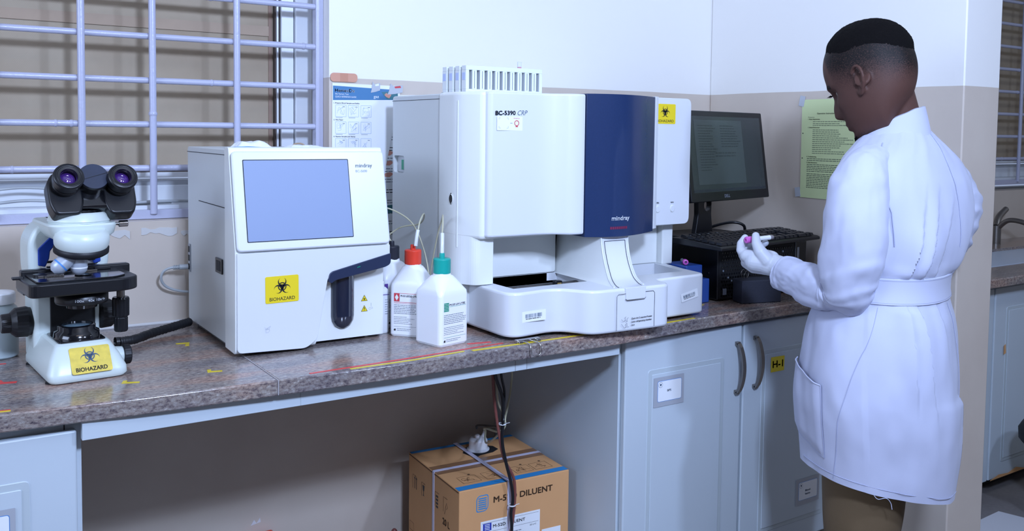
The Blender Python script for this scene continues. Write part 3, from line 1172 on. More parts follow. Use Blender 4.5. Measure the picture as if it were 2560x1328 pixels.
# front bezel, tilted
bz = Vector((0, 2.038-2.084, 1.120-1.352))
bl = bz.length
U = -bz.normalized()
T = ML((0.606, 2.0365, 1.122), (1, 0, 0), U)
m = MB()
m.prism(rrect(0, 0.378, 0, bl-0.006, 0.012), T, -0.004, 0.006, SHELLB, 0.004, 3)
bez = m.build('screen_bezel', A)
m = MB()
m.prism(rrect(0.024, 0.282, 0.020, bl-0.026, 0.003), T, 0.0055, 0.0062, SEAM)
m.prism(rrect(0.026, 0.280, 0.022, bl-0.028, 0.002), T, 0.0055, 0.0068, LCD)
tag(m.build('touch_screen', bez), 'grey unlit touch screen')
m = MB()
m.text('mindray', T, 0.0095, INKG, 0.044, 0.300, bl-0.047, 0.0066, bold=0.0003)
m.text('BC-5000', T, 0.0060, INKG, 0.030, 0.300, bl-0.059, 0.0066)
m.build('lettering', bez)
# lower white panel
m = MB()
lp = round_poly([(0.607, 0.892), (0.769, 0.886), (0.796, 0.905), (0.823, 1.052), (0.984, 1.087), (0.984, 1.119), (0.607, 1.119)], [0.012, 0.012, 0.01, 0.012, 0.006, 0.001, 0.001], 5)
m.prism(lp, front(0, 2.041, 0), -0.002, 0.006, SHELLB, 0.003, 3)
m.build('front_panel', A)
m = MB()
band = round_poly([(0.822, 1.040), (0.826, 1.062), (0.985, 1.098), (0.985, 1.072), (0.972, 1.065), (0.840, 1.042), (0.830, 1.035)], [0.004, 0.01, 0.003, 0.008, 0.008, 0.006, 0.003], 4)
m.prism(band, front(0, 2.034, 0), -0.05, 0.0035, NAVYM, 0.002)
m.sheet([(0.895, 1.068), (0.903, 1.070), (0.903, 1.072), (0.895, 1.070)], front(0, 2.030, 0), GREENS, 0.0006)
m.build('status_band', A)
# dark probe guard in the bay
m = MB()
pr = []
n = 10
for k in range(n+1):
    a = -PI/2-PI/2+PI*k/n
    pr.append(None)
cx, z0, z1, w = 0.876, 0.945, 1.07, 0.030
ringz = []
prof = [(0.012, 0.916), (0.022, 0.923), (0.028, 0.934), (0.030, 0.946), (0.030, 1.07)]
rs = []
for (r, z) in prof:
    ring = []
    for k in range(13):
        a = PI+PI*k/12
        ring.append((cx+r*math.cos(a), 2.076+(r*0.75)*math.sin(a), z))
    rs.append(ring)
gl = mat('smoked_plastic', '1d2336', 0.08, spec=0.8, coat=0.8)
m.rings([[(cx, 2.074, 0.914)]*13]+rs, gl, closed=False, smooth=True)
gd = m.build('probe_guard', A)
m = MB()
lipp = [(cx+0.036*math.cos(PI+PI*k/16), 0.944+0.036*math.sin(PI+PI*k/16)) for k in range(17)]
m.strip([(cx-0.036, 1.06)]+lipp+[(cx+0.036, 1.06)], 0.008, front(0, 2.0755, 0), SHELL, 0.0006)
m.build('guard_rim', A)
m = MB()
for (zc, k) in ((0.984, 0), (0.958, 1)):
    T = front(0.925, 2.0755, zc-0.008)
    m.sheet([(0, 0), (0.018, 0), (0.009, 0.016)], T, INK, 0.0006)
    m.sheet([(0.0017, 0.001), (0.0163, 0.001), (0.009, 0.0139)], T, YELLOW, 0.0008)
    if k:
        m.sheet([(0.0083, 0.0055), (0.0097, 0.0055), (0.0102, 0.0105), (0.0078, 0.0105)], T, INK, 0.001)
        m.sheet([(0.0082, 0.0025), (0.0098, 0.0025), (0.0098, 0.0042), (0.0082, 0.0042)], T, INK, 0.001)
    else:
        biohazard(m, T, 0.009, 0.0052, 0.0042, INK, 0.001)
T = front(0.948, 2.0755, 0.950)
m.strip([(0.004, 0.020), (0.0042, 0.012)], 0.0008, T, INKG, 0.0008)
m.strip([(-0.003, 0.006), (0.002, 0.009), (0.008, 0.009), (0.009, 0.006), (0.003, 0.005), (-0.002, 0.002)], 0.0006, T, INKG, 0.0008)
m.build('warning_signs', A)
# sticker
T = front(0.671, 2.0345, 1.0) @ Matrix.Rotation(0.01, 4, 'Z')
st = biohazard_sticker(A, T, 0.079, 0.062, YELLOW)
m = MB()
rn = random.Random(11)
T = front(0.66, 2.0345, 0.92)
for k in range(1):
    x, y = 0.01, 0.02
    pts = [(x, y)]
    for j in range(16):
        x += rn.uniform(-0.006, 0.008)
        y += rn.uniform(-0.006, 0.006)
        pts.append((x, y))
    m.strip(pts, 0.00035, T, INKG, 0.0003)
m.build('pen_scribble', A)
# left side sockets
m = MB()
T = leftside(0.6105, 0, 0)
m.prism(rrect(-2.215, -2.160, 1.055, 1.091, 0.002), T, 0, 0.003, BLACK, 0.001)
m.prism(rrect(-2.205, -2.172, 1.061, 1.085, 0.001), T, 0.003, 0.0036, SEAM)
m.build('power_socket', A)
m = MB()
m.prism(rrect(-2.477, -2.458, 1.022, 1.095, 0.002), T, 0, 0.0015, GREYP)
for z in (1.073, 1.050, 1.027):
    m.prism(rrect(-2.474, -2.461, z, z+0.016, 0.001), T, 0.0015, 0.0022, SEAM)
m.build('port_panel', A)
for (x, y) in ((0.64, 2.09), (0.94, 2.12), (0.64, 2.45), (0.94, 2.45)):
    m = MB()
    m.cyl((x, y, ZC), (x, y, 0.894), 0.014, BLACKM)
    m.build('foot', A)

# network plug and cable
nc = thing('network_cable', 'grey network cable plugged into the left side of the small analyser', 'cable', (0.55, 2.47, ZC))
m = MB()
m.cyl((0.607, 2.472, 1.034), (0.585, 2.473, 1.034), 0.007, CABLEG, seg=12)
for k in range(4):
    m.cyl((0.584-k*0.004, 2.473, 1.034), (0.582-k*0.004, 2.473, 1.034), 0.0062, CABLEG, seg=12)
m.build('plug', nc)
m = MB()
m.tube([(0.586, 2.473, 1.034), (0.563, 2.475, 1.033), (0.546, 2.478, 1.024), (0.541, 2.482, 1.005), (0.552, 2.488, 0.985), (0.575, 2.492, 0.972), (0.60, 2.494, 0.965), (0.64, 2.494, 0.955), (0.68, 2.495, 0.91), (0.70, 2.495, 0.886)], 0.0035, CABLEG)
m.build('cord', nc)

# things lying on top of the small analyser
def crumple(x0, x1, y0, y1, z, h, mt, seed, name, label, cat, nx=26, ny=14, fold=2):
    m = MB()
    v = []
    for j in range(ny+1):
        for i in range(nx+1):
            u, w = i/nx, j/ny
            p = Vector((u*4+seed, w*4, seed*1.7))
            hh = h*(0.35+0.65*(0.5+0.5*noise.noise(p*0.8)))*min(1, 5*min(u, 1-u, w, 1-w)+0.10)
            x = x0+(x1-x0)*u+0.006*noise.noise(p*1.3+Vector((9, 0, 0)))
            y = y0+(y1-y0)*w+0.008*noise.noise(p*1.3+Vector((0, 7, 0)))
            v.append((x, y, z+0.0006+hh))
    nv = len(v)
    f = [(j*(nx+1)+i, j*(nx+1)+i+1, (j+1)*(nx+1)+i+1, (j+1)*(nx+1)+i) for j in range(ny) for i in range(nx)]
    v2 = [(a[0], a[1], z+0.0003) for a in v]
    b = [i for i in range(nx)]+[nx+(nx+1)*j for j in range(ny)]+[ny*(nx+1)+i for i in range(nx, 0, -1)]+[(nx+1)*j for j in range(ny, 0, -1)]
    f2 = [(q[3]+nv, q[2]+nv, q[1]+nv, q[0]+nv) for q in f]
    f3 = [(b[k], b[k]+nv, b[(k+1) % len(b)]+nv, b[(k+1) % len(b)]) for k in range(len(b))]
    m.faces(v+v2, f+f2+f3, mt, None, True)
    o = m.build(name)
    tag(o, label, cat)
    recenter(o, ((x0+x1)/2, (y0+y1)/2, z))
    return o


crumple(0.660, 0.745, 2.20, 2.27, 1.3525, 0.022, TISSUE, 3, 'folded_tissue', 'white folded tissue lying on top of the small analyser', 'tissue')
crumple(0.628, 0.730, 2.16, 2.20, 1.3525, 0.006, MASKB, 5, 'face_mask', 'pale blue face mask in front of the tissue on the small analyser', 'mask')
crumple(0.79, 0.88, 2.2, 2.27, 1.3525, 0.010, TISSUE, 8, 'paper_towel', 'thin white paper towel near the right end of the small analyser top', 'tissue')
m = MB()
m.tube([(0.822, 2.28, 1.3545), (0.832, 2.285, 1.362), (0.850, 2.285, 1.363), (0.862, 2.28, 1.3545)], 0.0022, mat('tan_rubber', 'a08a72', 0.6))
o = m.build('rubber_band')
tag(o, 'tan rubber band behind the paper towel on the small analyser', 'rubber band')
recenter(o, (0.84, 2.28, 1.3525))

# ================================================================== LARGE BLOOD ANALYSER
B = thing('blood_analyzer', 'large white blood analyser with a navy curved window and a sample tray', 'lab machine', (1.55, 2.15, ZC))
X0, X1 = 1.180, 1.960
m = MB()
m.prism(rrect(-2.430, -2.05, 0.892, 1.500, 0.012), leftside(X0+0.0015, 0, 0), -0.775, 0, SIDE, 0.003)
cut = MB().box(1.262, 1.966, 2.0, 2.088, 0.8, 1.126, SHELL)
cut2 = MB().box(1.50, 1.60, 2.0, 2.25, 0.98, 1.124, SEAM)
cut3 = MB().box(1.26, 1.97, 2.0, 2.10, 0.8, 1.0, SHELL)
cut4 = MB()
cut4.prism(rrect(-2.420, -2.352, 1.279, 1.328, 0.010), leftside(X0, 0, 0), -0.016, 0.01, SHELL)
m = boolean_cut(m, [cut, cut2, cut4])
m.build('housing', B)
m = MB()
m.box(X0+0.0008, X0+0.003, 2.06, 2.431, 1.4855, 1.4868, SEAM)
m.tube([(X0+0.001, 2.046, 1.10), (X0+0.001, 2.046, 1.3), (X0+0.001, 2.046, 1.48)], 0.0018, SHELLB)
m.build('seam_line', B)
m = MB()
m.prism(rrect(-2.419, -2.353, 1.280, 1.327, 0.010), leftside(X0, 0, 0), -0.0155, -0.0145, SHELLB)
m.box(X0+0.003, X0+0.0145, 2.357, 2.374, 1.287, 1.318, GREENS, 0.001)
tag(m.build('power_switch', B), 'green rocker switch in a recess')
m = MB()
T = leftside(X0, 2.072, 1.224)
m.prism([(0.0125*math.cos(2*PI*k/24), 0.0165*math.sin(2*PI*k/24)) for k in range(24)], T, 0, 0.002, SHELL, 0.001)
m.prism([(0.0095*math.cos(2*PI*k/24), 0.0125*math.sin(2*PI*k/24)) for k in range(24)], T, 0.0018, 0.004, BLACK, 0.001)
m.strip([(0, -0.008), (0, 0.008)], 0.002, T, STEEL, 0.0043)
m.build('lock', B)
# side/front shell: a rounded pillar
plan = round_poly([(1.178, 2.11), (1.178, 2.046), (1.196, 2.010), (1.262, 2.010), (1.262, 2.11)], [0.002, 0.03, 0.02, 0.003, 0.001], 6)
m = MB()
m.prism(round_poly([(1.178, 2.14), (1.178, 2.048), (1.213, 1.976), (1.50, 1.985), (1.95, 2.035), (1.95, 2.14)], [0.002, 0.024, 0.010, 0.01, 0.01, 0.001], 6), Matrix(), 1.124, 1.503, SHELL, 0.009, 4, smooth=True)
m.prism(round_poly([(1.1782, 2.14), (1.1782, 2.048), (1.206, 1.992), (1.2615, 1.994), (1.2615, 2.14)], [0.002, 0.024, 0.020, 0.003, 0.001], 6), Matrix(), 1.004, 1.145, SHELL, 0.001, 1, smooth=False)
m.build('front_shell', B)
# door panel, wavy in plan
panel = [(1.500, 2.03), (1.224, 2.03), (1.2215, 1.975), (1.224, 1.966), (1.234, 1.961), (1.30, 1.958), (1.35, 1.958), (1.388, 1.956), (1.413, 1.949), (1.432, 1.937), (1.449, 1.924), (1.466, 1.918), (1.486, 1.9165), (1.4985, 1.9185)]
pc = panel[:4]+[tuple(v)[:2] for v in catmull([(a, b, 0) for a, b in panel[4:]], 4)]
m = MB()
m.prism(pc, Matrix(), 1.1295, 1.5028, SHELLB, 0.006, 4, smooth=True)
m.build('front_door', B)
blue = [(1.500, 1.917), (1.525, 1.903), (1.555, 1.891), (1.59, 1.886), (1.63, 1.889), (1.675, 1.902), (1.72, 1.922), (1.772, 1.950)]
bc = [tuple(v)[:2] for v in catmull([(a, b, 0) for a, b in blue], 4)]
m = MB()
m.prism(bc+[(1.772, 2.03), (1.500, 2.03)], Matrix(), 1.1215, 1.5045, NAVY, 0.001, 2, smooth=True)
win = m.build('curved_window', B)
# wordmark laid on the curved window
def on_window(m):
    for v in m.bm.verts:
        for (xa, ya), (xb, yb_) in zip(bc[:-1], bc[1:]):
            if xa <= v.co.x <= xb:
                v.co.y = ya+(yb_-ya)*(v.co.x-xa)/(xb-xa)-0.0008
                break


m = MB()
T = ML((1.568, 1.8865, 1.166), (1, 0, 0), (0, 0, 1))
m.text('mindray', T, 0.0115, PAPER, 0.062, 0, 0, 0.0, bold=0.0006)
on_window(m)
m.build('wordmark', win)
m = MB()
mr = mat('red_led_text', '7a2444', 0.4)
for k in range(9):
    m.sheet([(k*0.0066, 0), (k*0.0066+0.005, 0), (k*0.0066+0.005, 0.007), (k*0.0066, 0.007)], ML((1.564, 1.8865, 1.142), (1, 0, 0), (0, 0, 1)), mr, 0.0)
on_window(m)
m.build('status_display', win)
m = MB()
m.prism(round_poly([(1.7725, 1.948), (1.794, 1.958), (1.797, 2.04), (1.7725, 2.04)], [0.003, 0.006, 0, 0], 4), Matrix(), 1.128, 1.506, SHELLB, 0.003, 3)
m.build('window_edge', B)
m = MB()
m.prism(round_poly([(1.798, 1.128), (1.982, 1.128), (1.982, 1.507), (1.798, 1.507)], [0.001, 0.022, 0.02, 0.001], 6), front(0, 2.06, 0), 0, 0.040, SHELLB, 0.004, 3)
rp = m.build('right_panel', B)
for x, lab in ((1.912, 'RUN'), (1.853, 'OPEN')):
    m = MB()
    T = front(x, 2.020, 1.176)
    m.prism([(0.0098*math.cos(2*PI*k/24), 0.0115*math.sin(2*PI*k/24)) for k in range(24)], T, 0, 0.001, SHELL, 0.0004)
    m.prism([(0.0085*math.cos(2*PI*k/24), 0.010*math.sin(2*PI*k/24)) for k in range(24)], T, 0.001, 0.003, SHELLB, 0.001)
    m.text(lab, T, 0.0045, INKG, 0.011, -0.006, 0.0165, 0.0005, bold=0.0003)
    m.build('button', rp)
# lettering and stickers on the door
m = MB()
T = front(1.240, 1.9583, 1.4425) @ Matrix.Rotation(0.02, 4, 'Z')
m.text('BC-5390', T, 0.0105, INKB, 0.060, 0, 0, 0.0005, bold=0.0008)
m.text('CRP', T, 0.0125, INKB, 0.031, 0.067, -0.0005, 0.0005, shear=0.35)
m.build('lettering', B)
m = MB()
T = front(1.2445, 1.9583, 1.404)
m.prism(rrect(0, 0.078, 0, 0.036, 0.002), T, 0, 0.0005, PAPER)
m.text('mindray', T, 0.0036, INKR, 0.019, 0.050, 0.030, 0.0008)
N = 24
for k in range(N):
    a, b = 2*PI*k/N, 2*PI*(k+1)/N
    m.sheet([(0.060+0.0075*math.cos(a), 0.019+0.0075*math.sin(a)), (0.060+0.0075*math.cos(b), 0.019+0.0075*math.sin(b)), (0.060+0.0055*math.cos(b), 0.019+0.0055*math.sin(b)), (0.060+0.0055*math.cos(a), 0.019+0.0055*math.sin(a))], T, INKR, 0.0008)
m.sheet([(0.056, 0.009), (0.064, 0.009), (0.0635, 0.0115), (0.0565, 0.0115)], T, INKR, 0.0008)
m.sheet([(0.040, 0.018), (0.047, 0.018), (0.047, 0.0195), (0.040, 0.0195)], T, INKG, 0.0008)
for (x, y, sx, sy) in ((0.006, 0.006, 1, 1), (0.034, 0.006, -1, 1), (0.006, 0.032, 1, -1), (0.034, 0.032, -1, -1)):
    m.strip([(x, y+0.005*sy), (x, y), (x+0.005*sx, y)], 0.0007, T, INKG, 0.0008)
m.build('service_sticker', B)
T = front(1.833, 2.0198, 1.430)
biohazard_sticker(B, T, 0.084, 0.059, YELLOW, sx=0.09)
# recess behind the tray
m = MB()
m.prism(rrect(1.263, 1.527, 1.004, 1.127, 0.008), front(0, 2.092, 0), -0.02, 0.008, SHELL, 0.002)
m.box(1.60, 1.912, 2.084, 2.10, 1.004, 1.127, SHELL, 0.002)
m.box(1.915, 1.958, 2.062, 2.10, 1.0, 1.127, SHELL, 0.004)
m.build('recess_wall', B)
m = MB()
m.box(1.525, 1.60, 2.20, 2.205, 0.96, 1.125, SEAM)
m.box(1.545, 1.572, 2.11, 2.12, 0.985, 1.045, SHELLB, 0.002)
m.box(1.527, 1.59, 2.115, 2.13, 0.97, 1.062, GREYP, 0.002)
m.box(1.555, 1.566, 2.106, 2.111, 1.003, 1.024, BLACK, 0.001)
m.cyl((1.5605, 2.104, 1.007), (1.5605, 2.110, 1.007), 0.0045, CHROME)
m.box(1.560, 1.572, 2.15, 2.155, 1.085, 1.115, SHELLB, 0.001)
m.box(1.576, 1.590, 2.15, 2.16, 1.05, 1.11, STEEL, 0.001)
m.box(1.53, 1.55, 2.15, 2.16, 1.06, 1.12, BLACK, 0.001)
tag(m.build('sampling_carriage', B), 'sampling mechanism visible in the dark slot')
# tray
outer = [(1.222, 2.14), (1.222, 1.91), (1.225, 1.885), (1.236, 1.866), (1.258, 1.858), (1.30, 1.862), (1.345, 1.867), (1.378, 1.858), (1.400, 1.832), (1.418, 1.802), (1.445, 1.786), (1.50, 1.781), (1.58, 1.777), (1.650, 1.776), (1.676, 1.782), (1.690, 1.800), (1.694, 1.830), (1.702, 1.848), (1.73, 1.853), (1.80, 1.856), (1.872, 1.860), (1.893, 1.868), (1.902, 1.888), (1.912, 1.96), (1.955, 2.14)]
oc = [outer[0]]+[tuple(v)[:2] for v in catmull([(a, b, 0) for a, b in outer[1:-1]], 4)]+[outer[-1]]
m = MB()
m.prism(oc, Matrix(), 0.889, 1.002, SHELLB, 0.007, 4, smooth=True)
c1 = MB()
c1.prism([(1.272, 1.915), (1.535, 1.918), (1.535, 2.088), (1.272, 2.088)], Matrix(), 0.955, 1.1, SHELL)
c2 = MB()
c2.prism([(1.610, 1.925), (1.870, 1.925), (1.905, 2.085), (1.610, 2.085)], Matrix(), 0.955, 1.1, SHELL)
m = boolean_cut(m, [c1, c2])
m.build('sample_tray', B)
m = MB()
m.box(1.273, 1.534, 1.917, 2.087, 0.9555, 0.958, BLACKG)
m.box(1.29, 1.53, 1.925, 1.985, 0.958, 0.985, GREYP, 0.002)
m.box(1.29, 1.53, 1.985, 1.992, 0.958, 0.993, STEEL, 0.001)
m.box(1.43, 1.452, 1.948, 1.965, 0.985, 1.004, BLACK, 0.002)
m.box(1.434, 1.448, 1.9465, 1.9485, 0.988, 1.0, mat('brass_bit', '8a7440', 0.4), 0.0005)
m.build('rack_loader', B)
m = MB()
m.box(1.612, 1.868, 1.927, 2.084, 0.9555, 0.958, BLACKG)
m.box(1.612, 1.70, 1.93, 2.0, 0.958, 0.975, GREYP, 0.002)
m.cyl((1.655, 2.035, 0.985), (1.700, 1.985, 0.985), 0.0165, SHELLB)
m.cyl((1.672, 2.055, 0.99), (1.735, 2.055, 0.99), 0.012, TUBINGW)
m.box(1.735, 1.80, 1.99, 2.005, 0.97, 0.985, STEEL, 0.002)
m.build('tube_roller', B)
# column with its curved slide
rows = [(1.545, 1.640, 1.905, 1.127), (1.544, 1.638, 1.900, 1.095), (1.541, 1.634, 1.886, 1.06), (1.535, 1.629, 1.868, 1.035), (1.525, 1.622, 1.845, 1.015), (1.512, 1.614, 1.815, 1.004), (1.506, 1.609, 1.795, 1.0015)]
rr = [tuple(v) for v in catmull([Vector((a, c, d)) for a, b, c, d in rows], 5)]
r2 = [tuple(v) for v in catmull([Vector((b, c, d)) for a, b, c, d in rows], 5)]
m = MB()
n = len(rr)
m.faces(list(rr)+list(r2), [(i, i+1, n+i+1, n+i) for i in range(n-1)], SHELLB, None, True)
m.faces(list(rr)+[(1.545, 2.10, 1.127), (1.53, 2.10, 1.0)], [tuple(range(n))+(n+1, n)], SHELL)
m.faces(list(r2)+[(1.640, 2.10, 1.127), (1.64, 2.10, 1.0)], [(n,)+(n+1,)+tuple(range(n-1, -1, -1))], SHELL)
m.tube([Vector(v)+Vector((0.001, -0.0005, 0.0005)) for v in rr[::4]], 0.0022, SHELLB, n=4)
m.tube([Vector(v)+Vector((-0.001, -0.0005, 0.0005)) for v in r2[::4]], 0.0022, SHELLB, n=4)
inner = []
ii = list(range(3, n, 3))
a_ = [Vector(rr[i]).lerp(Vector(r2[i]), 0.12)+Vector((0, -0.0012, 0.0012)) for i in ii]
b_ = [Vector(rr[i]).lerp(Vector(r2[i]), 0.88)+Vector((0, -0.0012, 0.0012)) for i in ii]
m.tube(a_, 0.0007, SEAM, seg=6, n=3)
m.tube(b_, 0.0007, SEAM, seg=6, n=3)
m.tube([a_[0], b_[0]], 0.0007, SEAM, seg=6, smoothpath=False)
m.build('front_chute', B)
m = MB()
T = front(0, 1.777, 0)
m.prism(round_poly([(1.528, 0.972), (1.592, 0.972), (1.594, 1.004), (1.526, 1.004)], [0.004, 0.004, 0.003, 0.003], 4), T, -0.02, 0.003, SHELLB, 0.003)
m.build('door_latch', B)
m = MB()
def grv(pts, w=0.0012):
    m.strip(pts, w, T, SEAM, 0.0022)
grv([(1.497, 0.895), (1.497, 0.984), (1.502, 0.989), (1.526, 0.989)])
grv([(1.594, 0.989), (1.620, 0.989), (1.625, 0.984), (1.625, 0.895)])
grv([(1.526, 0.975), (1.530, 0.970), (1.590, 0.970), (1.595, 0.975)])
m.text('Open the C-reactive Protein', T, 0.0040, INK, 0.066, 0, 0, 0.0035) if False else None
T3 = front(1.546, 1.777, 0)
for i, (s_, w_) in enumerate((('Open the C-reactive Protein', 0.070), ('Latex refrigerating chamber', 0.070), ('here', 0.011))):
    m.text(s_, T3, 0.0042, INK, w_, 0, 0.921-i*0.0085, 0.0030, bold=0.0002)
T4 = front(1.512, 1.777, 0.900)
for pts in ([(0, 0.024), (0.006, 0.018), (0.013, 0.021), (0.012, 0.027), (0.016, 0.029)], [(0, 0.012), (0.005, 0.006), (0.010, 0.001), (0.017, 0.003), (0.014, 0.009), (0.019, 0.012)], [(0.013, 0.021), (0.020, 0.016), (0.019, 0.024), (0.024, 0.026)], [(0.019, 0.012), (0.020, 0.004), (0.026, 0.002)]):
    m.strip([tuple(v)[:2] for v in catmull([(a, b, 0) for a, b in pts], 4)], 0.0007, T4, INK, 0.003)
m.build('chamber_door_marks', B)
barcode(B, front(1.262, 1.8585, 0.926) @ Matrix.Rotation(0.02, 4, 'Z') @ Matrix.Rotation(0.0, 4, 'Y'), 0.072, 0.027)
barcode(B, front(1.800, 1.8545, 0.927) @ Matrix.Rotation(0.17, 4, 'Z') @ Matrix.Rotation(0.05, 4, 'Y'), 0.068, 0.024)
# wire catch under the tray
m = MB()
m.box(1.235, 1.305, 1.838, 1.852, 0.8815, 0.8885, CHROME, 0.001)
m.box(1.237, 1.249, 1.832, 1.840, 0.8812, 0.887, CHROME, 0.001)
m.box(1.290, 1.302, 1.832, 1.840, 0.8812, 0.887, CHROME, 0.001)
m.tube([(1.254, 1.838, 0.8835), (1.252, 1.810, 0.8835), (1.251, 1.802, 0.872), (1.253, 1.801, 0.860), (1.260, 1.801, 0.856), (1.272, 1.801, 0.856), (1.279, 1.801, 0.860), (1.281, 1.802, 0.872), (1.280, 1.810, 0.8835), (1.278, 1.838, 0.8835)], 0.0013, CHROME, seg=8)
m.build('wire_catch', B)
for (x, y) in ((1.25, 1.92), (1.36, 1.90), (1.85, 1.93), (1.25, 2.38), (1.90, 2.38)):
    m = MB()
    m.cyl((x, y, ZC), (x, y, 0.893), 0.018, BLACKM)
    m.build('foot', B)

# racks on top of the large analyser
proto = None
YR = [2.135, 2.167, 2.199, 2.231]
labs = ['white sample tube rack on the large analyser, frontmost of four', 'white sample tube rack on the large analyser, second from the front', 'white sample tube rack on the large analyser, third from the front', 'white sample tube rack on the large analyser, rearmost against the wall']
def make_rack():
    r = thing('tube_rack', labs[0], 'rack', (1.382, YR[0]+0.012, 1.5035), group='sample racks on the large analyser')
    x0, x1, y0, y1, z0, z1 = 1.256, 1.508, YR[0], YR[0]+0.023, 1.5035, 1.579
    m = MB()
    m.box(x0, x1, y0, y1, z0, z0+0.012, RACKW, 0.001)
    m.box(x0, x1, y0, y1, z1-0.012, z1, RACKW, 0.001)
    m.box(x0, x1, y1-0.003, y1, z0+0.012, z1-0.012, RACKW)
    pit = (x1-x0-0.006)/10
    for k in range(11):
        xx = x0+0.003+k*pit
        m.box(xx-(0.003 if k == 0 else 0.0070), xx+(0.003 if k == 10 else 0.0070), y0, y1-0.003, z0+0.012, z1-0.012, RACKW, 0.0006)
        if 0 < k < 10:
            m.box(xx-0.0010, xx+0.0005, y0-0.0003, y0+0.0005, z0+0.014, z1-0.014, SLOT)
    m.build('frame', r)
    m = MB()
    for k in range(10):
        xc = x0+0.003+(k+0.5)*pit
        m.box(xc-0.0070, xc+0.0070, y1-0.0045, y1-0.0032, z0+0.012, z1-0.012, SLOT)
        m.box(xc-0.0068, xc-0.003, y0+0.004, y0+0.006, z0+0.014, z1-0.014, RACKW)
    m.build('slots', r)
    m = MB()
    m.prism(rrect(-YR[0]-0.020, -YR[0]-0.004, 1.540, 1.560, 0.001), leftside(x0, 0, 0), 0, 0.0006, mat('rack_end_label', 'b9c6ea', 0.5))
    m.build('end_label', r)
    m = MB()
    return r


rk = make_rack()
kids = [o for o in bpy.data.objects if o.parent == rk]
for k in range(1, 4):
    c = rk.copy()
    COL.objects.link(c)
    c.location = (rk.location.x-0.002*k, rk.location.y+YR[k]-YR[0], rk.location.z)
    c['label'] = labs[k]
    for ch in kids:
        d = ch.copy()
        COL.objects.link(d)
        d.parent = c
t = thing('sample_tube', 'clear sample tube with a red tip standing behind the front rack on the large analyser', 'tube', (1.447, 2.178, 1.5035))
m = MB()
m.lathe([(0.004, 0), (0.0062, 0.004), (0.0062, 0.095), (0.0055, 0.0955)], Matrix.Translation((1.447, 2.1615, 1.5035)), GLASST, 16)
m.build('glass_tube', t)
m = MB()
m.lathe([(0.0045, 0.072), (0.0057, 0.074), (0.0057, 0.080), (0.003, 0.081)], Matrix.Translation((1.447, 2.1615, 1.5035)), mat('red_dot', 'e06080', 0.5), 16)
m.build('red_band', t)

# ================================================================== REAGENT BOTTLES
def bottle(x, y, rz, w, h, capm, label, cap_r=0.0215, cap_z=0.18, group='reagent bottles between the analysers', nozzle=True, dz=None):
    t = thing('reagent_bottle', label, 'bottle', (x, y, ZC), math.radians(rz), group)
    m = MB()
    hw = w/2
    def ring(a, rad, z):
        P = round_poly([(-a, -a), (a, -a), (a, a), (-a, a)], rad, 5)
        return [(p[0], p[1], z) for p in P]
    rs = [ring(hw*0.94, 0.010, 0.0005), ring(hw, 0.011, 0.006), ring(hw, 0.011, h*0.5), ring(hw, 0.011, h-0.006), ring(hw*0.985, 0.013, h+0.004)]
    for k in range(1, 7):
        q = k/6
        a = hw*0.985*(1-q)+0.021*q
        z = h+0.004+(cap_z-0.004-h-0.004)*math.sin(q*PI/2)**1.15
        rs.append(ring(a, min(a*0.98, 0.013+(0.020-0.013)*q*1.3+q*0.02), z))
    rs.append(ring(0.0185, 0.018, cap_z+0.004))
    m.rings(rs, HDPE)
    m.build('body', t, local=True)
    m = MB()
    m.lathe([(cap_r*0.96, cap_z), (cap_r, cap_z+0.002), (cap_r, cap_z+0.034), (cap_r*0.93, cap_z+0.037), (cap_r*0.5, cap_z+0.037)], Matrix(), capm, 60, flute=30, fl=0.03, fr=(cap_z+0.001, cap_z+0.035))
    cp = m.build('cap', t, local=True)
    if nozzle:
        m = MB()
        m.lathe([(0.0068, cap_z+0.0365), (0.0068, cap_z+0.046), (0.006, cap_z+0.050)], Matrix(), capm, 20)
        m.build('nozzle', cp, local=True)
    return t


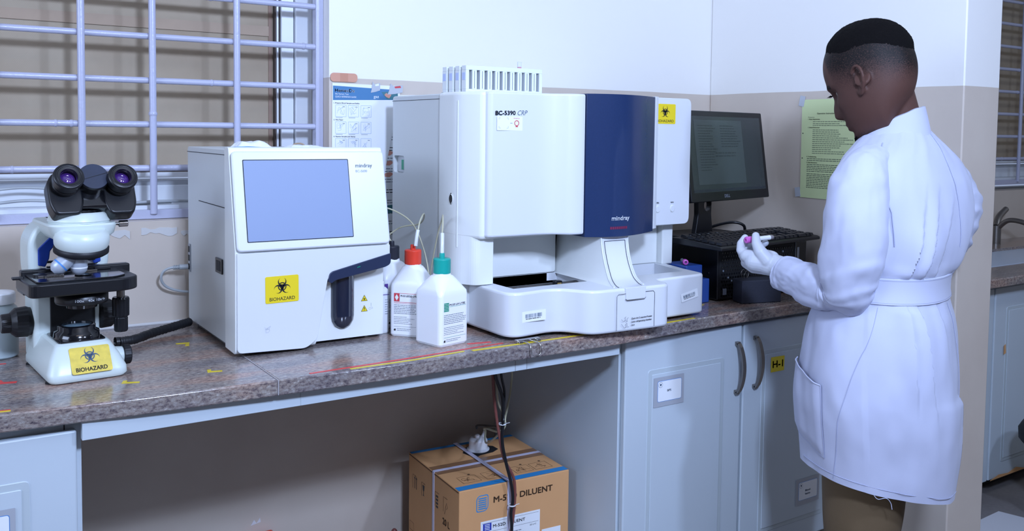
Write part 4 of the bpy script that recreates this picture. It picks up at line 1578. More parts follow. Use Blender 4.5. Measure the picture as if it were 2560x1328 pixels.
def blabel(t, rz, x, y, w, h, hw, z0, title, tm, icon, dark=INK):
    """printed label on the bottle's front face; local frame"""
    m = MB()
    T = ML((-hw+0.012, -hw-0.0003, z0), (1, 0, 0), (0, 0, 1))
    if icon == 'red':
        m.sheet([(0, h-0.020), (0.015, h-0.020), (0.015, h), (0, h)], T, INKR, 0.0004)
        m.sheet([(0.0075, h-0.018), (0.0125, h-0.010), (0.0075, h-0.002), (0.0025, h-0.010)], T, PAPER, 0.0006)
        m.strip([(0, h+0.0005), (w, h+0.0005)], 0.0008, T, INKR, 0.0004)
        m.strip([(0, h-0.022), (w, h-0.022)], 0.0009, T, INKR, 0.0004)
        m.strip([(0, h-0.025), (w, h-0.025)], 0.0005, T, INKR, 0.0004)
    elif icon == 'green':
        for k in range(6):
            m.sheet([(0, h-0.0205+k*0.0036), (0.016, h-0.0205+k*0.0036), (0.016, h-0.0180+k*0.0036), (0, h-0.0180+k*0.0036)], T, GREENS, 0.0004)
        m.strip([(0.018, h-0.010), (w, h-0.010)], 0.0006, T, GREENS, 0.0004)
    elif icon == 'purple':
        m.sheet([(-0.012, h-0.02), (-0.002, h-0.02), (-0.002, h+0.012), (-0.012, h+0.012)], T, PURPLE, 0.0004)
        m.strip([(0, h-0.012), (w, h-0.012)], 0.0006, T, PURPLE, 0.0004)
    m.text(title, T, 0.0048, dark, w-0.021, 0.018, h-0.008, 0.0005, bold=0.0002)
    m.lines(T, 0.0, w, [h-0.030-0.0042*k for k in range(6)], 0.0012, PGREY, 0.0004, (0.8, 1))
    m.lines(T, 0.0, w, [h-0.060-0.0042*k for k in range(5)], 0.0009, PGREY, 0.0004, (0.5, 1))
    m.strip([(0, h-0.084), (w, h-0.084)], 0.0005, T, GREENS if icon == 'green' else PGREY, 0.0004)
    m.sheet([(0, h-0.095), (0.005, h-0.095), (0.005, h-0.089), (0.004, h-0.091), (0.0025, h-0.089), (0.0015, h-0.091), (0, h-0.091)], T, INK, 0.0004)
    m.lines(T, 0.008, w*0.8, [h-0.090, h-0.094], 0.001, PGREY, 0.0004, (0.7, 1))
    m.build('label_print', t, local=True)


gb = bottle(1.084, 1.950, 13, 0.0935, 0.128, GREENC, 'white square reagent bottle with a teal cap and green striped label', cap_z=0.172)
blabel(gb, 13, 0, 0, 0.072, 0.095, 0.0468, 0.012, 'M-53 LH LYSE', GREENS, 'green')
rb = bottle(1.068, 2.074, -48, 0.090, 0.130, REDC, 'white square reagent bottle with a red cap and red diamond label', cap_z=0.180)
blabel(rb, 8, 0, 0, 0.066, 0.100, 0.0450, 0.010, 'M-53 LEO(I) LYSE', INKR, 'red')
kb_ = bottle(1.072, 2.205, 4, 0.100, 0.135, DARKC, 'white reagent bottle with a dark cap behind the red-capped bottle', cap_z=0.175, cap_r=0.020)
blabel(kb_, 4, 0, 0, 0.076, 0.098, 0.0500, 0.010, 'M-53 LEO(II) LYSE', PURPLE, 'purple')
t = thing('cleaner_bottle', 'small slim white bottle with a purple line beside the small analyser', 'bottle', (1.006, 2.13, ZC))
m = MB()
P = round_poly([(-0.014, -0.020), (0.014, -0.020), (0.014, 0.020), (-0.014, 0.020)], 0.006, 4)
rs = [[(p[0]*s_, p[1]*s_, z) for p in P] for s_, z in ((0.95, 0.0005), (1, 0.004), (1, 0.105), (0.93, 0.112), (0.55, 0.118))]
m.rings(rs, HDPE)
m.build('body', t, local=True)
m = MB()
m.lathe([(0.008, 0.1175), (0.008, 0.130), (0.0065, 0.132)], Matrix(), HDPE, 20)
m.build('cap', t, local=True)
m = MB()
T = ML((-0.013, -0.0203, 0.0), (1, 0, 0), (0, 0, 1))
m.strip([(0.0, 0.100), (0.026, 0.100)], 0.0018, T, PURPLE, 0.0003)
m.lines(T, 0.014, 0.025, [0.05+0.006*k for k in range(7)], 0.0012, PGREY, 0.0003)
m.build('label_print', t, local=True)

# tubing
def tubing(pts, lab, grp, r=0.0022, milky=None):
    o = thing('reagent_tubing', lab, 'tubing', pts[0], 0, grp)
    if milky:
        m = MB()
        m.tube(milky, 0.0048, TUBINGW, seg=12)
        m.build('milky_sleeve', o)
    m = MB()
    m.tube(pts, r, TUBING, seg=8)
    m.build('thin_tube', o)
    return o


tubing([(1.094, 1.968, 1.148), (1.105, 1.985, 1.172), (1.124, 2.02, 1.187), (1.150, 2.07, 1.172), (1.160, 2.11, 1.13), (1.160, 2.14, 1.05), (1.162, 2.17, 0.96), (1.165, 2.2, 0.895)], 'thin yellowish tube arching from the teal-capped bottle', 'thin tubes from the reagent bottles', milky=[(1.084, 1.950, 1.100), (1.087, 1.955, 1.125), (1.092, 1.964, 1.148)])
tubing([(1.076, 2.062, 1.148), (1.085, 2.07, 1.168), (1.11, 2.10, 1.183), (1.14, 2.15, 1.178), (1.163, 2.2, 1.158), (1.168, 2.24, 1.142), (1.140, 2.29, 1.13), (1.10, 2.31, 1.10)], 'thin yellowish tube arching from the red-capped bottle', 'thin tubes from the reagent bottles', milky=[(1.066, 2.056, 1.108), (1.070, 2.058, 1.13), (1.075, 2.061, 1.148)])
tubing([(1.073, 2.205, 1.099), (1.050, 2.22, 1.14), (1.03, 2.24, 1.175), (1.045, 2.25, 1.192), (1.09, 2.24, 1.185), (1.13, 2.2, 1.15), (1.148, 2.165, 1.08), (1.152, 2.14, 1.0), (1.155, 2.13, 0.90)], 'thin yellowish tube looping from the dark-capped bottle', 'thin tubes from the reagent bottles')
tubing([(1.00, 2.40, 1.13), (1.04, 2.38, 1.155), (1.05, 2.33, 1.20), (1.055, 2.30, 1.19), (1.06, 2.28, 1.12), (1.07, 2.27, 1.06)], 'thin yellowish tube loop nearest the small analyser\'s right edge', 'thin tubes from the reagent bottles')

# ================================================================== MICROSCOPE
S = thing('microscope', 'cream and black binocular microscope with a worn biohazard sticker at the left of the worktop', 'microscope', (0.289, 2.1288, ZC), math.radians(5))
# base: lofted, wide ridge low down
def rr4(x0, x1, y0, y1, r, z, dz=0):
    P = round_poly([(x0, y0), (x1, y0), (x1, y1), (x0, y1)], r, 6)
    return [(p[0], p[1], z) for p in P]


m = MB()
m.rings([rr4(-0.074, 0.070, -0.116, 0.12, 0.020, 0.002), rr4(-0.079, 0.075, -0.120, 0.125, 0.022, 0.008), rr4(-0.079, 0.075, -0.117, 0.125, 0.024, 0.020), rr4(-0.071, 0.064, -0.104, 0.12, 0.022, 0.045), rr4(-0.058, 0.050, -0.084, 0.115, 0.020, 0.070), rr4(-0.053, 0.045, -0.078, 0.11, 0.018, 0.074)], CREAM)
m.build('base', S, local=True)
m = MB()
m.prism(rrect(-0.050, 0.042, -0.074, 0.045, 0.010), Matrix(), 0.073, 0.0765, BLACKG, 0.001)
m.build('top_plate', S, local=True)
m = MB()
Ti = Matrix.Translation((-0.004, -0.022, 0.076))
m.lathe([(0.046, 0), (0.044, 0.012), (0.037, 0.016), (0.037, 0.024), (0.033, 0.026), (0.0295, 0.026), (0.0295, 0.021)], Ti, BLACKG, 40, cap1=False)
il = m.build('illuminator', S, local=True)
m = MB()
m.lathe([(0.0295, 0.0215), (0.02, 0.0235), (0.0, 0.025)], Ti, LENSB, 40)
m.build('field_lens', il, local=True)
# pillar and upper arm, one casting
m = MB()
out = round_poly([(-0.072, 0.01), (-0.072, 0.17), (-0.080, 0.215), (-0.080, 0.275), (-0.066, 0.303), (-0.040, 0.318), (0.070, 0.318), (0.082, 0.300), (0.084, 0.215), (0.062, 0.16), (0.062, 0.01)], [0, 0.02, 0.02, 0.03, 0.02, 0.01, 0.01, 0.03, 0.03, 0.02, 0], 5)
m.prism(out, front(0, 0.150, 0), 0, 0.098, CREAM, 0.010, 3, smooth=False)
cut = MB()
cut.prism(round_poly([(-0.045, 0.205), (-0.062, 0.225), (-0.062, 0.255), (-0.035, 0.282), (0.035, 0.285), (0.064, 0.262), (0.064, 0.225), (0.045, 0.205)], 0.006, 3), front(0, 0.2, 0), -0.01, 0.2, CREAM)
m = boolean_cut(m, [cut])
m.build('arm', S, local=True)
m = MB()
m.rings([rr4(-0.046, 0.058, -0.056, 0.14, 0.03, 0.285), rr4(-0.056, 0.070, -0.064, 0.142, 0.034, 0.296), rr4(-0.060, 0.074, -0.066, 0.142, 0.034, 0.314), rr4(-0.058, 0.072, -0.064, 0.14, 0.034, 0.318)], CREAM)
m.lathe([(0.056, 0.312), (0.060, 0.3185), (0.0595, 0.3200), (0.062, 0.3220), (0.058, 0.336), (0.052, 0.340)], Matrix.Translation((0.008, -0.006, 0)), CREAM, 48)
m.build('head_mount', S, local=True)
m = MB()
m.prism([(-0.062, 0.222), (-0.048, 0.218), (-0.040, 0.236), (-0.038, 0.252), (-0.030, 0.262), (-0.024, 0.284), (-0.036, 0.284), (-0.062, 0.258)], front(0, 0.05, 0), -0.06, 0.001, BLUEP, 0.002)
m.build('blue_grip', S, local=True)
m = MB()
m.prism([(0.064, 0.222), (0.050, 0.218), (0.044, 0.232), (0.044, 0.242), (0.056, 0.256), (0.062, 0.264)], front(0, 0.05, 0), -0.06, 0.001, BLUEP, 0.002)
m.build('blue_grip', S, local=True)
m = MB()
m.prism(rrect(-0.040, 0.050, 0.074, 0.200, 0.002), front(0, 0.0525, 0), -0.004, 0.006, BLACKM, 0.001)
m.box(-0.045, 0.052, 0.048, 0.056, 0.226, 0.231, BLACK, 0.001)
m.box(-0.045, 0.052, 0.048, 0.056, 0.214, 0.219, BLACK, 0.001)
m.build('front_cover', S, local=True)
# focus knobs
for sx, lab in ((-1, 'left'), (1, 'right')):
    xc = -0.070 if sx < 0 else 0.060
    T = Matrix.Translation((xc, 0.085, 0.098)) @ Matrix.Rotation(PI/2*sx, 4, 'Y')
    m = MB()
    m.lathe([(0.028, 0), (0.030, 0.002), (0.031, 0.006), (0.033, 0.010), (0.0315, 0.032), (0.026, 0.038), (0.022, 0.042)], T, RUBBER, 64, flute=16, fl=0.06, fr=(0.009, 0.033))
    k = m.build('coarse_focus_knob', S, local=True)
    m = MB()
    m.lathe([(0.021, 0.040), (0.0215, 0.044), (0.0205, 0.058), (0.018, 0.060)], T, BLACK, 64, flute=22, fl=0.05, fr=(0.042, 0.058))
    m.build('fine_focus_knob', k, local=True)
# stage
m = MB()
sp = round_poly([(-0.108, -0.108), (0.078, -0.108), (0.106, -0.084), (0.106, 0.035), (-0.108, 0.035)], [0.02, 0.018, 0.018, 0.004, 0.004], 5)
m.prism(sp, Matrix(), 0.178, 0.205, BLACK, 0.003)
m.prism(round_poly([(-0.092, -0.094), (0.058, -0.094), (0.084, -0.070), (0.084, 0.035), (-0.092, 0.035)], 0.01, 4), Matrix(), 0.205, 0.2085, BLACKG, 0.001)
stg = m.build('stage', S, local=True)
m = MB()
m.box(-0.100, 0.118, 0.022, 0.046, 0.196, 0.217, BLACK, 0.003)
m.box(-0.104, -0.072, -0.020, 0.046, 0.172, 0.200, BLACK, 0.002)
m.box(-0.120, -0.098, 0.000, 0.014, 0.202, 0.208, BLACK, 0.002)
m.build('stage_carrier', stg, local=True)
m = MB()
m.box(-0.070, 0.040, 0.012, 0.020, 0.2085, 0.213, BLACK, 0.001)
m.box(-0.068, 0.010, -0.004, 0.000, 0.2085, 0.2125, CHROME, 0.0005)
m.box(0.012, 0.045, 0.002, 0.009, 0.2085, 0.2125, CHROME, 0.0005)
for k in range(14):
    m.box(-0.066+k*0.0026, -0.0645+k*0.0026, -0.036, -0.030, 0.2085, 0.2115, CHROME)
m.box(-0.078, -0.028, -0.029, -0.026, 0.2085, 0.212, CHROME, 0.0005)
m.lathe([(0.014, 0.2085), (0.014, 0.2125), (0.006, 0.2135)], Matrix.Translation((-0.070, -0.010, 0)), BLACK, 24)
m.box(0.042, 0.075, 0.012, 0.019, 0.2085, 0.214, BLACK, 0.001)
for k in range(6):
    m.sheet([(0.005+k*0.010, 0.030), (0.009+k*0.010, 0.030), (0.009+k*0.010, 0.0312), (0.005+k*0.010, 0.0312)], Matrix.Translation((0, 0, 0.2172)), PAPER)
m.build('slide_holder', stg, local=True)
m = MB()
m.lathe([(0.016, 0.209), (0.0165, 0.2105), (0.0135, 0.2105), (0.012, 0.2095)], Matrix.Translation((0.006, -0.040, 0)), BLACK, 30, cap1=False)
m.lathe([(0.012, 0.2094), (0.0, 0.2098)], Matrix.Translation((0.006, -0.040, 0)), LENSB, 30)
m.build('condenser_lens', stg, local=True)
# condenser below the stage
m = MB()
Tc = Matrix.Translation((0.004, -0.034, 0))
m.lathe([(0.036, 0.148), (0.050, 0.150), (0.052, 0.154), (0.052, 0.170), (0.044, 0.176), (0.042, 0.179)], Tc, BLACK, 48)
m.lathe([(0.030, 0.140), (0.032, 0.148)], Tc, BLACKG, 32)
for i, (a, tx) in enumerate(((-0.30, '100x'), (0.12, '40x'), (0.45, '10x'), (0.68, '4x'))):
    a0 = -PI/2+a
    p = Vector((0.004+0.0523*math.cos(a0), -0.034+0.0523*math.sin(a0), 0.158))
    T = ML(p, (-math.sin(a0), math.cos(a0), 0), (0, 0, 1))
    m.text(tx, T, 0.0052, PAPER, 0.0042*len(tx), -0.0021*len(tx), 0, 0.0006, bold=0.0002)
m.build('condenser', S, local=True)
# stage drive knob hanging on the right
m = MB()
Td = Matrix.Translation((0.090, -0.006, 0))
m.lathe([(0.0085, 0.146), (0.0085, 0.180)], Td, STEEL, 20)
m.lathe([(0.0125, 0.072), (0.0145, 0.075), (0.0145, 0.102), (0.0135, 0.104), (0.0175, 0.107), (0.0180, 0.144), (0.016, 0.148)], Td, BLACK, 60, flute=12, fl=0.12, fr=(0.074, 0.145))
m.build('stage_drive_knob', S, local=True)
# nosepiece dome, knurled ring, objectives
nc_ = Matrix.Translation((0.002, -0.048, 0.273)) @ Matrix.Rotation(math.radians(12), 4, 'X')
m = MB()
m.lathe([(0.049, -0.004), (0.053, 0.004), (0.054, 0.016), (0.052, 0.028), (0.044, 0.036)], nc_, CREAM, 48)
m.build('nosepiece_housing', S, local=True)
m = MB()
m.lathe([(0.036, -0.018), (0.048, -0.017), (0.0535, -0.013), (0.0535, -0.003), (0.049, 0.0)], nc_, RUBBER, 180, flute=90, fl=0.03, fr=(-0.012, -0.002))
m.lathe([(0.030, -0.022), (0.036, -0.016)], nc_, BLACK, 40)
m.build('knurled_ring', S, local=True)


def objective(dirv, L, lab, ringm, s_=1.0):
    m = MB()
    base = Vector((-0.006, -0.060, 0.259))
    dv = Vector(dirv).normalized()
    q = dv.to_track_quat('Z', 'Y').to_matrix().to_4x4()
    T = Matrix.Translation(base+Vector((dv.x, dv.y, 0)).normalized()*0.008 if abs(dv.z) < 0.99 else base) @ q
    m.lathe([(0.0135, 0), (0.0165*s_, 0.004), (0.0165*s_, L*0.62)], T, OBJM, 32)
    m.lathe([(0.0168*s_, L*0.62), (0.0168*s_, L*0.68)], T, PAPER if ringm is None else ringm, 32)
    m.lathe([(0.0165*s_, L*0.68), (0.0158*s_, L*0.80), (0.0115, L*0.92), (0.006, L)], T, OBJM, 32)
    o = m.build('objective_lens', S, local=True)
    if lab:
        o['label'] = lab
    return o


objective((0.0, 0.06, -1), 0.047, None, None)
objective((-0.66, 0.0, -0.58), 0.056, 'objective with a blue ring', BLUEINK)
o_ = MB()
T = Matrix.Translation((0.036, -0.046, 0.264)) @ Vector((0.7, 0.1, -0.6)).normalized().to_track_quat('Z', 'Y').to_matrix().to_4x4()
o_.lathe([(0.013, 0), (0.0135, 0.006), (0.0135, 0.010)], T, ORANGE, 30)
o_.lathe([(0.012, 0.010), (0.0, 0.0105)], T, BLACK, 30)
o_.build('nosepiece_cap', S, local=True)
# clamp screw
m = MB()
m.cyl((0.064, -0.030, 0.314), (0.082, -0.034, 0.3125), 0.0036, STEEL)
m.lathe([(0.0060, 0), (0.0070, 0.001), (0.0070, 0.018), (0.0062, 0.019)], Matrix.Translation((0.080, -0.034, 0.3125)) @ Matrix.Rotation(PI/2, 4, 'Y'), CHROME, 48, flute=24, fl=0.08)
m.build('clamp_screw', S, local=True)
# binocular head
m = MB()
m.lathe([(0.046, 0.326), (0.048, 0.334), (0.046, 0.345)], Matrix.Translation((0.010, -0.008, 0)), BLACKG, 40)
tilt = math.radians(30)
ax = Vector((0, -math.cos(tilt), math.sin(tilt)))       # eyepiece axis, towards the observer and up
ux = Vector((1, 0, 0))
uz = ax.cross(ux)*-1
cL = Vector((-0.025, -0.060, 0.413))
cR = Vector((0.081, -0.060, 0.411))
cM = (cL+cR)/2+Vector((0, 0.015, 0.002))
# hinge body
TT = ML(cM-ax*0.052, ux, Vector((0, math.sin(tilt), math.cos(tilt))))
m.lathe([(0.028, 0), (0.0305, 0.004), (0.0305, 0.052), (0.029, 0.056)], TT, BLACK, 48)
m.prism(round_poly([(-0.050, -0.060), (0.050, -0.060), (0.050, -0.010), (0.024, 0.012), (-0.024, 0.012), (-0.050, -0.010)], 0.008, 4), TT, 0.0, 0.030, BLACKG, 0.006, 3)
hd = m.build('binocular_head', S, local=True)
m = MB()
m.lathe([(0.0292, 0.056), (0.0288, 0.0575), (0.0, 0.0578)], TT, mat('blue_black_disc', '2b3347', 0.35), 48)
m.strip([(-0.028, -0.009), (0.028, 0.008)], 0.0010, TT, BLACK, 0.0584)
m.build('hinge_disc', hd, local=True)
for c in (cL, cR):
    T = ML(c-ax*0.052, ux, Vector((0, math.sin(tilt), math.cos(tilt))))
    sx = -1 if c is cL else 1
    m = MB()
    pp = round_poly([(-0.024, -0.066), (0.024, -0.066), (0.033, -0.040), (0.034, 0.010), (0.020, 0.033), (-0.020, 0.033), (-0.034, 0.010), (-0.033, -0.040)], 0.010, 4)
    m.prism(pp, T, -0.018, 0.020, BLACK, 0.005, 3)
    m.build('prism_housing', hd, local=True)
    m = MB()
    m.lathe([(0.026, 0.018), (0.026, 0.028), (0.0245, 0.030), (0.0245, 0.038), (0.0290, 0.042), (0.0300, 0.060), (0.0290, 0.0635), (0.0255, 0.0642), (0.0250, 0.0632), (0.0225, 0.0632), (0.0220, 0.0642), (0.0170, 0.0636), (0.0160, 0.058), (0.0160, 0.046)], T, BLACK, 48, cap1=False)
    ep = m.build('eyepiece', hd, local=True)
    m = MB()
    m.lathe([(0.0160, 0.046), (0.012, 0.050), (0.007, 0.0525), (0.0, 0.0535)], T, LENS, 40)
    m.lathe([(0.0163, 0.0560), (0.0160, 0.0575), (0.0152, 0.0560)], T, CHROME, 40, cap0=False, cap1=False)
    # sub-sub part stays in the same mesh level as the eyepiece
    m.build('eye_lens', hd, local=True)
# brightness dial
m = MB()
T = Matrix.Translation((0.074, -0.035, 0.026)) @ Matrix.Rotation(PI/2, 4, 'Y')
m.lathe([(0.020, -0.006), (0.018, 0.010)], T, CREAM, 32)
m.lathe([(0.020, 0.010), (0.0215, 0.012), (0.0215, 0.024), (0.019, 0.026)], T, RUBBER, 60, flute=20, fl=0.06, fr=(0.011, 0.025))
m.build('brightness_dial', S, local=True)
# sticker on the sloping front of the base
p0, p1 = Vector((0, -0.1185, 0.020)), Vector((0, -0.0845, 0.070))
up = (p1-p0).normalized()
T = ML(Vector((-0.036, -0.1125, 0.028))+Vector((0, -0.0014, 0.0009))*0.6-up*0.021, (1, 0, 0), up)
m = MB()
T = ML(Vector((-0.036, 0, 0))+p0+Vector((0, -0.0016, 0.0011))-up*0.004, (1, 0, 0), up)
m.prism(rrect(0, 0.078, 0, 0.058, 0.005), T, 0.0, 0.0008, YELLOWW)
biohazard(m, T, 0.038, 0.037, 0.0195, INKB, 0.0013)
m.text('BIOHAZARD', T, 0.0085, INK, 0.060, 0.008, 0.0045, 0.0013, bold=0.0004)
tag(m.build('biohazard_sticker', S, local=True), 'worn yellow biohazard sticker')
for (x, y) in ((-0.07, -0.09), (0.065, -0.09), (-0.07, 0.10), (0.065, 0.10)):
    m = MB()
    m.lathe([(0.010, 0), (0.010, 0.003)], Matrix.Translation((x, y, 0)), BLACKM, 16)
    m.build('foot', S, local=True)

# milky jar at the left edge
j = thing('plastic_jar', 'milky plastic screw-top jar at the left edge behind the microscope', 'jar', (0.155, 2.33, ZC))
m = MB()
m.lathe([(0.038, 0.0005), (0.042, 0.004), (0.043, 0.10), (0.040, 0.112), (0.034, 0.118), (0.033, 0.124)], Matrix.Translation((0.155, 2.33, ZC)), HDPEM, 40)
m.build('body', j)
m = MB()
m.lathe([(0.037, 0.122), (0.0375, 0.125), (0.0375, 0.144), (0.035, 0.147), (0.0, 0.148)], Matrix.Translation((0.155, 2.33, ZC)), HDPE, 48)
m.build('cap', j)

# corrugated black conduit and a thin lead behind the microscope
m = MB()
path = catmull([(0.402, 2.285, 0.894), (0.44, 2.30, 0.893), (0.49, 2.345, 0.894), (0.55, 2.385, 0.896), (0.597, 2.415, 0.898)], 14)
m.tube(path, lambda t: 0.0105*(1-0.10*math.cos(t*2*PI*24)), RUBBER, seg=16, smoothpath=False, cap=False)
m.tube([(0.401, 2.284, 0.894), (0.393, 2.283, 0.894)], 0.0125, BLACK, seg=16, cap=False, smoothpath=False)
o = m.build('cable_conduit')
tag(o, 'black corrugated cable sleeve running from the microscope behind the small analyser', 'cable sleeve')
recenter(o, (0.5, 2.34, ZC))
m = MB()
m.tube([(0.40, 2.284, 0.893), (0.384, 2.262, 0.885), (0.378, 2.225, 0.884), (0.372, 2.20, 0.885), (0.365, 2.185, 0.89)], 0.0022, BLACK, seg=8)
o = m.build('power_lead')
tag(o, 'thin black power lead of the microscope leaving the corrugated sleeve', 'cable')
recenter(o, (0.385, 2.23, ZC))

# ================================================================== COMPUTER
P = thing('computer_tower', 'black desktop computer lying under the keyboard with a perforated front', 'computer', (2.3, 2.19, ZC))
m = MB()
m.box(2.086, 2.500, 1.994, 2.44, 0.884, 1.050, BLACK, 0.004)
m.build('case', P)
m = MB()
T = front(0, 1.994, 0)
m.prism(rrect(2.092, 2.44, 0.888, 1.046, 0.004), T, -0.004, 0.002, BLACKM, 0.001)
rn = random.Random(2)
for j_ in range(13):
    for i in range(30):
        x = 2.102+i*0.0110+(0.0055 if j_ % 2 else 0)
        z = 0.897+j_*0.0112
        m.prism([(x, z-0.0035), (x+0.0032, z), (x, z+0.0035), (x-0.0032, z)], T, 0.0020, 0.0034, INKG if rn.random() < 0.05 else BLACKG)
m.build('perforated_front', P)
m = MB()
m.box(2.452, 2.462, 1.990, 1.994, 0.93, 1.03, GREYP, 0.0005)
m.box(2.444, 2.498, 1.991, 1.994, 0.886, 1.048, BLACKG, 0.001)
m.prism(rrect(2.106, 2.122, 0.900, 0.920, 0.001), front(0, 1.9905, 0), 0, 0.0008, INKG)
m.build('side_trim', P)
m = MB()
for (y, z) in ((2.035, 0.90), (2.035, 0.965), (2.06, 0.905)):
    m.cyl((2.0862, y, z), (2.0845, y, z), 0.0032, CHROME, seg=12)
m.build('screw', P)
for (x, y) in ((2.11, 2.02), (2.47, 2.02), (2.11, 2.40), (2.47, 2.40)):
    m = MB()
    m.cyl((x, y, ZC), (x, y, 0.885), 0.012, RUBBER)
    m.build('foot', P)

K = thing('keyboard', 'black keyboard resting on the computer tower below the monitor', 'keyboard', (2.26, 2.03, 1.0505), math.radians(7.5))
ROOTK = ROOT[K.name]
KW, KD = 0.545, 0.19
m = MB()
prof = [(-0.095, 0.003), (0.095, 0.009), (0.095, 0.028), (0.05, 0.027), (-0.085, 0.016), (-0.095, 0.012)]
prof = [(-a, b) for a, b in prof]
m.prism([(a, b) for a, b in prof], ML((-KW/2, 0, 0), (0, -1, 0), (0, 0, 1)), -KW, 0, BLACK, 0.002)
m.box(-KW/2+0.1, -KW/2+0.13, 0.06, 0.09, -0.0005, 0.012, BLACK)
m.box(KW/2-0.13, KW/2-0.1, 0.06, 0.09, -0.0005, 0.012, BLACK)
m.build('case', K, local=True)
key = mat('key_plastic', '15171d', 0.28)
cnt = 0
for r in range(6):
    y = -0.074+r*0.0268
    z = 0.0175+(y+0.085)*0.0815
    x = -KW/2+0.012
    row = [0.0225]*22
    if r == 0:
        row = [0.030, 0.026, 0.026, 0.150, 0.026, 0.026, 0.026, 0.030, -0.006, 0.0225, 0.0225, 0.0225, -0.006, 0.047, 0.0225, 0.0225]
    elif r == 5:
        row = [0.0225, -0.015]+[0.0225]*4+[-0.008]+[0.0225]*4+[-0.008]+[0.0225]*4+[-0.006]+[0.0225]*3
    elif r == 2 or r == 1:
        row = [0.036+0.006*(2-r)]+[0.0225]*11+[0.045-0.006*(2-r)]+([-0.080] if r == 2 else [-0.029, 0.0225, -0.029])+[0.0225]*4
    else:
        row = [0.0225]*13+[0.042, -0.006]+[0.0225]*3+[-0.006]+[0.0225]*4
    for w in row:
        if w < 0:
            x -= w
            continue
        if x+w > KW/2-0.008:
            break
        cnt += 1
        m = MB()
        g = 0.0016
        v = [(x+g, y-0.0105, z-0.001), (x+w-g, y-0.0105, z-0.001), (x+w-g, y+0.0105, z+0.0005), (x+g, y+0.0105, z+0.0005)]
        q = 0.0022
        v2 = [(x+g+q, y-0.008, z+0.007), (x+w-g-q, y-0.008, z+0.007), (x+w-g-q, y+0.009, z+0.0085), (x+g+q, y+0.009, z+0.0085)]
        m.faces(v+v2, [(4, 5, 6, 7), (0, 1, 5, 4), (1, 2, 6, 5), (2, 3, 7, 6), (3, 0, 4, 7)], key)
        m.sheet([(x+g+q+0.002, y+0.001), (x+g+q+0.006, y+0.001), (x+g+q+0.006, y+0.006), (x+g+q+0.002, y+0.006)], Matrix.Translation((0, 0, z+0.0080)) @ Matrix.Rotation(0.08, 4, 'X'), INKG) if cnt % 2 and cnt < 90 else None
        if cnt <= 98:
            m.build('key', K, local=True)
        else:
            m.bm.free()
        x += w

# monitor
N = thing('monitor', 'black computer monitor in the corner with a dim grey document on screen', 'monitor', (2.27, 2.16, 1.0505), math.radians(11.5))
Rn = ROOT[N.name]
brw = Vector((2.505, 2.165, 1.184))
trw = Vector((2.492, 2.205, 1.476))
blo = Rn.inverted() @ brw
tro = Rn.inverted() @ trw
xr = blo.x
yb = blo.y
zb, zt = blo.z, tro.z
upv = Vector((0, tro.y-blo.y, zt-zb))
Hm = upv.length
upv.normalize()
Wm = 0.475
T = ML((xr-Wm, yb, zb), (1, 0, 0), upv)
m = MB()
m.prism(rrect(0, Wm, 0, Hm, 0.006), T, -0.020, 0.004, BLACK, 0.002)
m.prism(rrect(0.06, Wm-0.06, 0.04, Hm-0.04, 0.02), T, -0.040, -0.019, BLACK, 0.006)
m.build('case', N, local=True)
m = MB()
m.prism([(0.018, 0.030), (Wm-0.018, 0.030), (Wm-0.018, Hm-0.018), (0.018, Hm-0.018)], T, 0.0035, 0.0042, SCREENB)
sc = m.build('screen', N, local=True)
m = MB()
dimg = mat('dim_document', '434c4c', 0.3)
dimt = mat('dim_text', '323a3c', 0.3)
m.sheet([(0.05, 0.055), (Wm-0.14, 0.055), (Wm-0.14, Hm-0.03), (0.05, Hm-0.03)], T, dimg, 0.0046)
m.sheet([(0.018, 0.032), (Wm-0.018, 0.032), (Wm-0.018, 0.040), (0.018, 0.040)], T, mat('dim_taskbar', '2a3138', 0.3), 0.0046)
m.lines(T, 0.20, 0.32, [Hm-0.05-0.0085*k for k in range(9)], 0.0030, dimt, 0.0050, (0.7, 1))
m.lines(T, 0.07, 0.18, [Hm-0.05-0.0085*k for k in range(18)], 0.0026, dimt, 0.0050, (0.5, 1))
m.lines(T, 0.16, 0.30, [Hm-0.140-0.010*k for k in range(2)], 0.0036, dimt, 0.0050, (0.7, 1))
m.build('document', sc, local=True)
m = MB()
m.text('DELL', T, 0.0098, mat('logo_silver', 'a0a6b4', 0.3), 0.032, Wm*0.40, 0.010, 0.0046, bold=0.0006)
m.build('logo', N, local=True)
m = MB()
ny = 0.030
m.box(-0.130, 0.040, -0.005, 0.125, 0.0, 0.012, BLACK, 0.004)
nk = front(-0.02, ny+0.02, 0)
neck = round_poly([(-0.075, 0.012), (0.030, 0.012), (0.018, 0.08), (0.024, 0.20), (-0.066, 0.20), (-0.060, 0.08)], 0.006, 4)
m2 = MB()
m2.prism(neck, nk, -0.006, 0.012, BLACK, 0.003)
cc = MB()
cc.prism([(-0.006+0.021*math.cos(2*PI*k/24), 0.112+0.021*math.sin(2*PI*k/24)) for k in range(24)], nk, -0.05, 0.05, BLACK)
m2 = boolean_cut(m2, [cc])
m2.bm.verts.ensure_lookup_table()
tmpm = bpy.data.meshes.new('x')
m2.bm.to_mesh(tmpm)
m.bm.from_mesh(tmpm)
m.build('stand', N, local=True)
m = MB()
m.tube([(2.335, 2.33, 1.052), (2.345, 2.25, 1.085), (2.37, 2.2, 1.098), (2.40, 2.18, 1.088), (2.42, 2.19, 1.06)], 0.005, BLACK)
o = m.build('monitor_cable')
tag(o, 'black cable arching on the computer tower right of the monitor stand', 'cable')
recenter(o, (2.38, 2.22, 1.05))

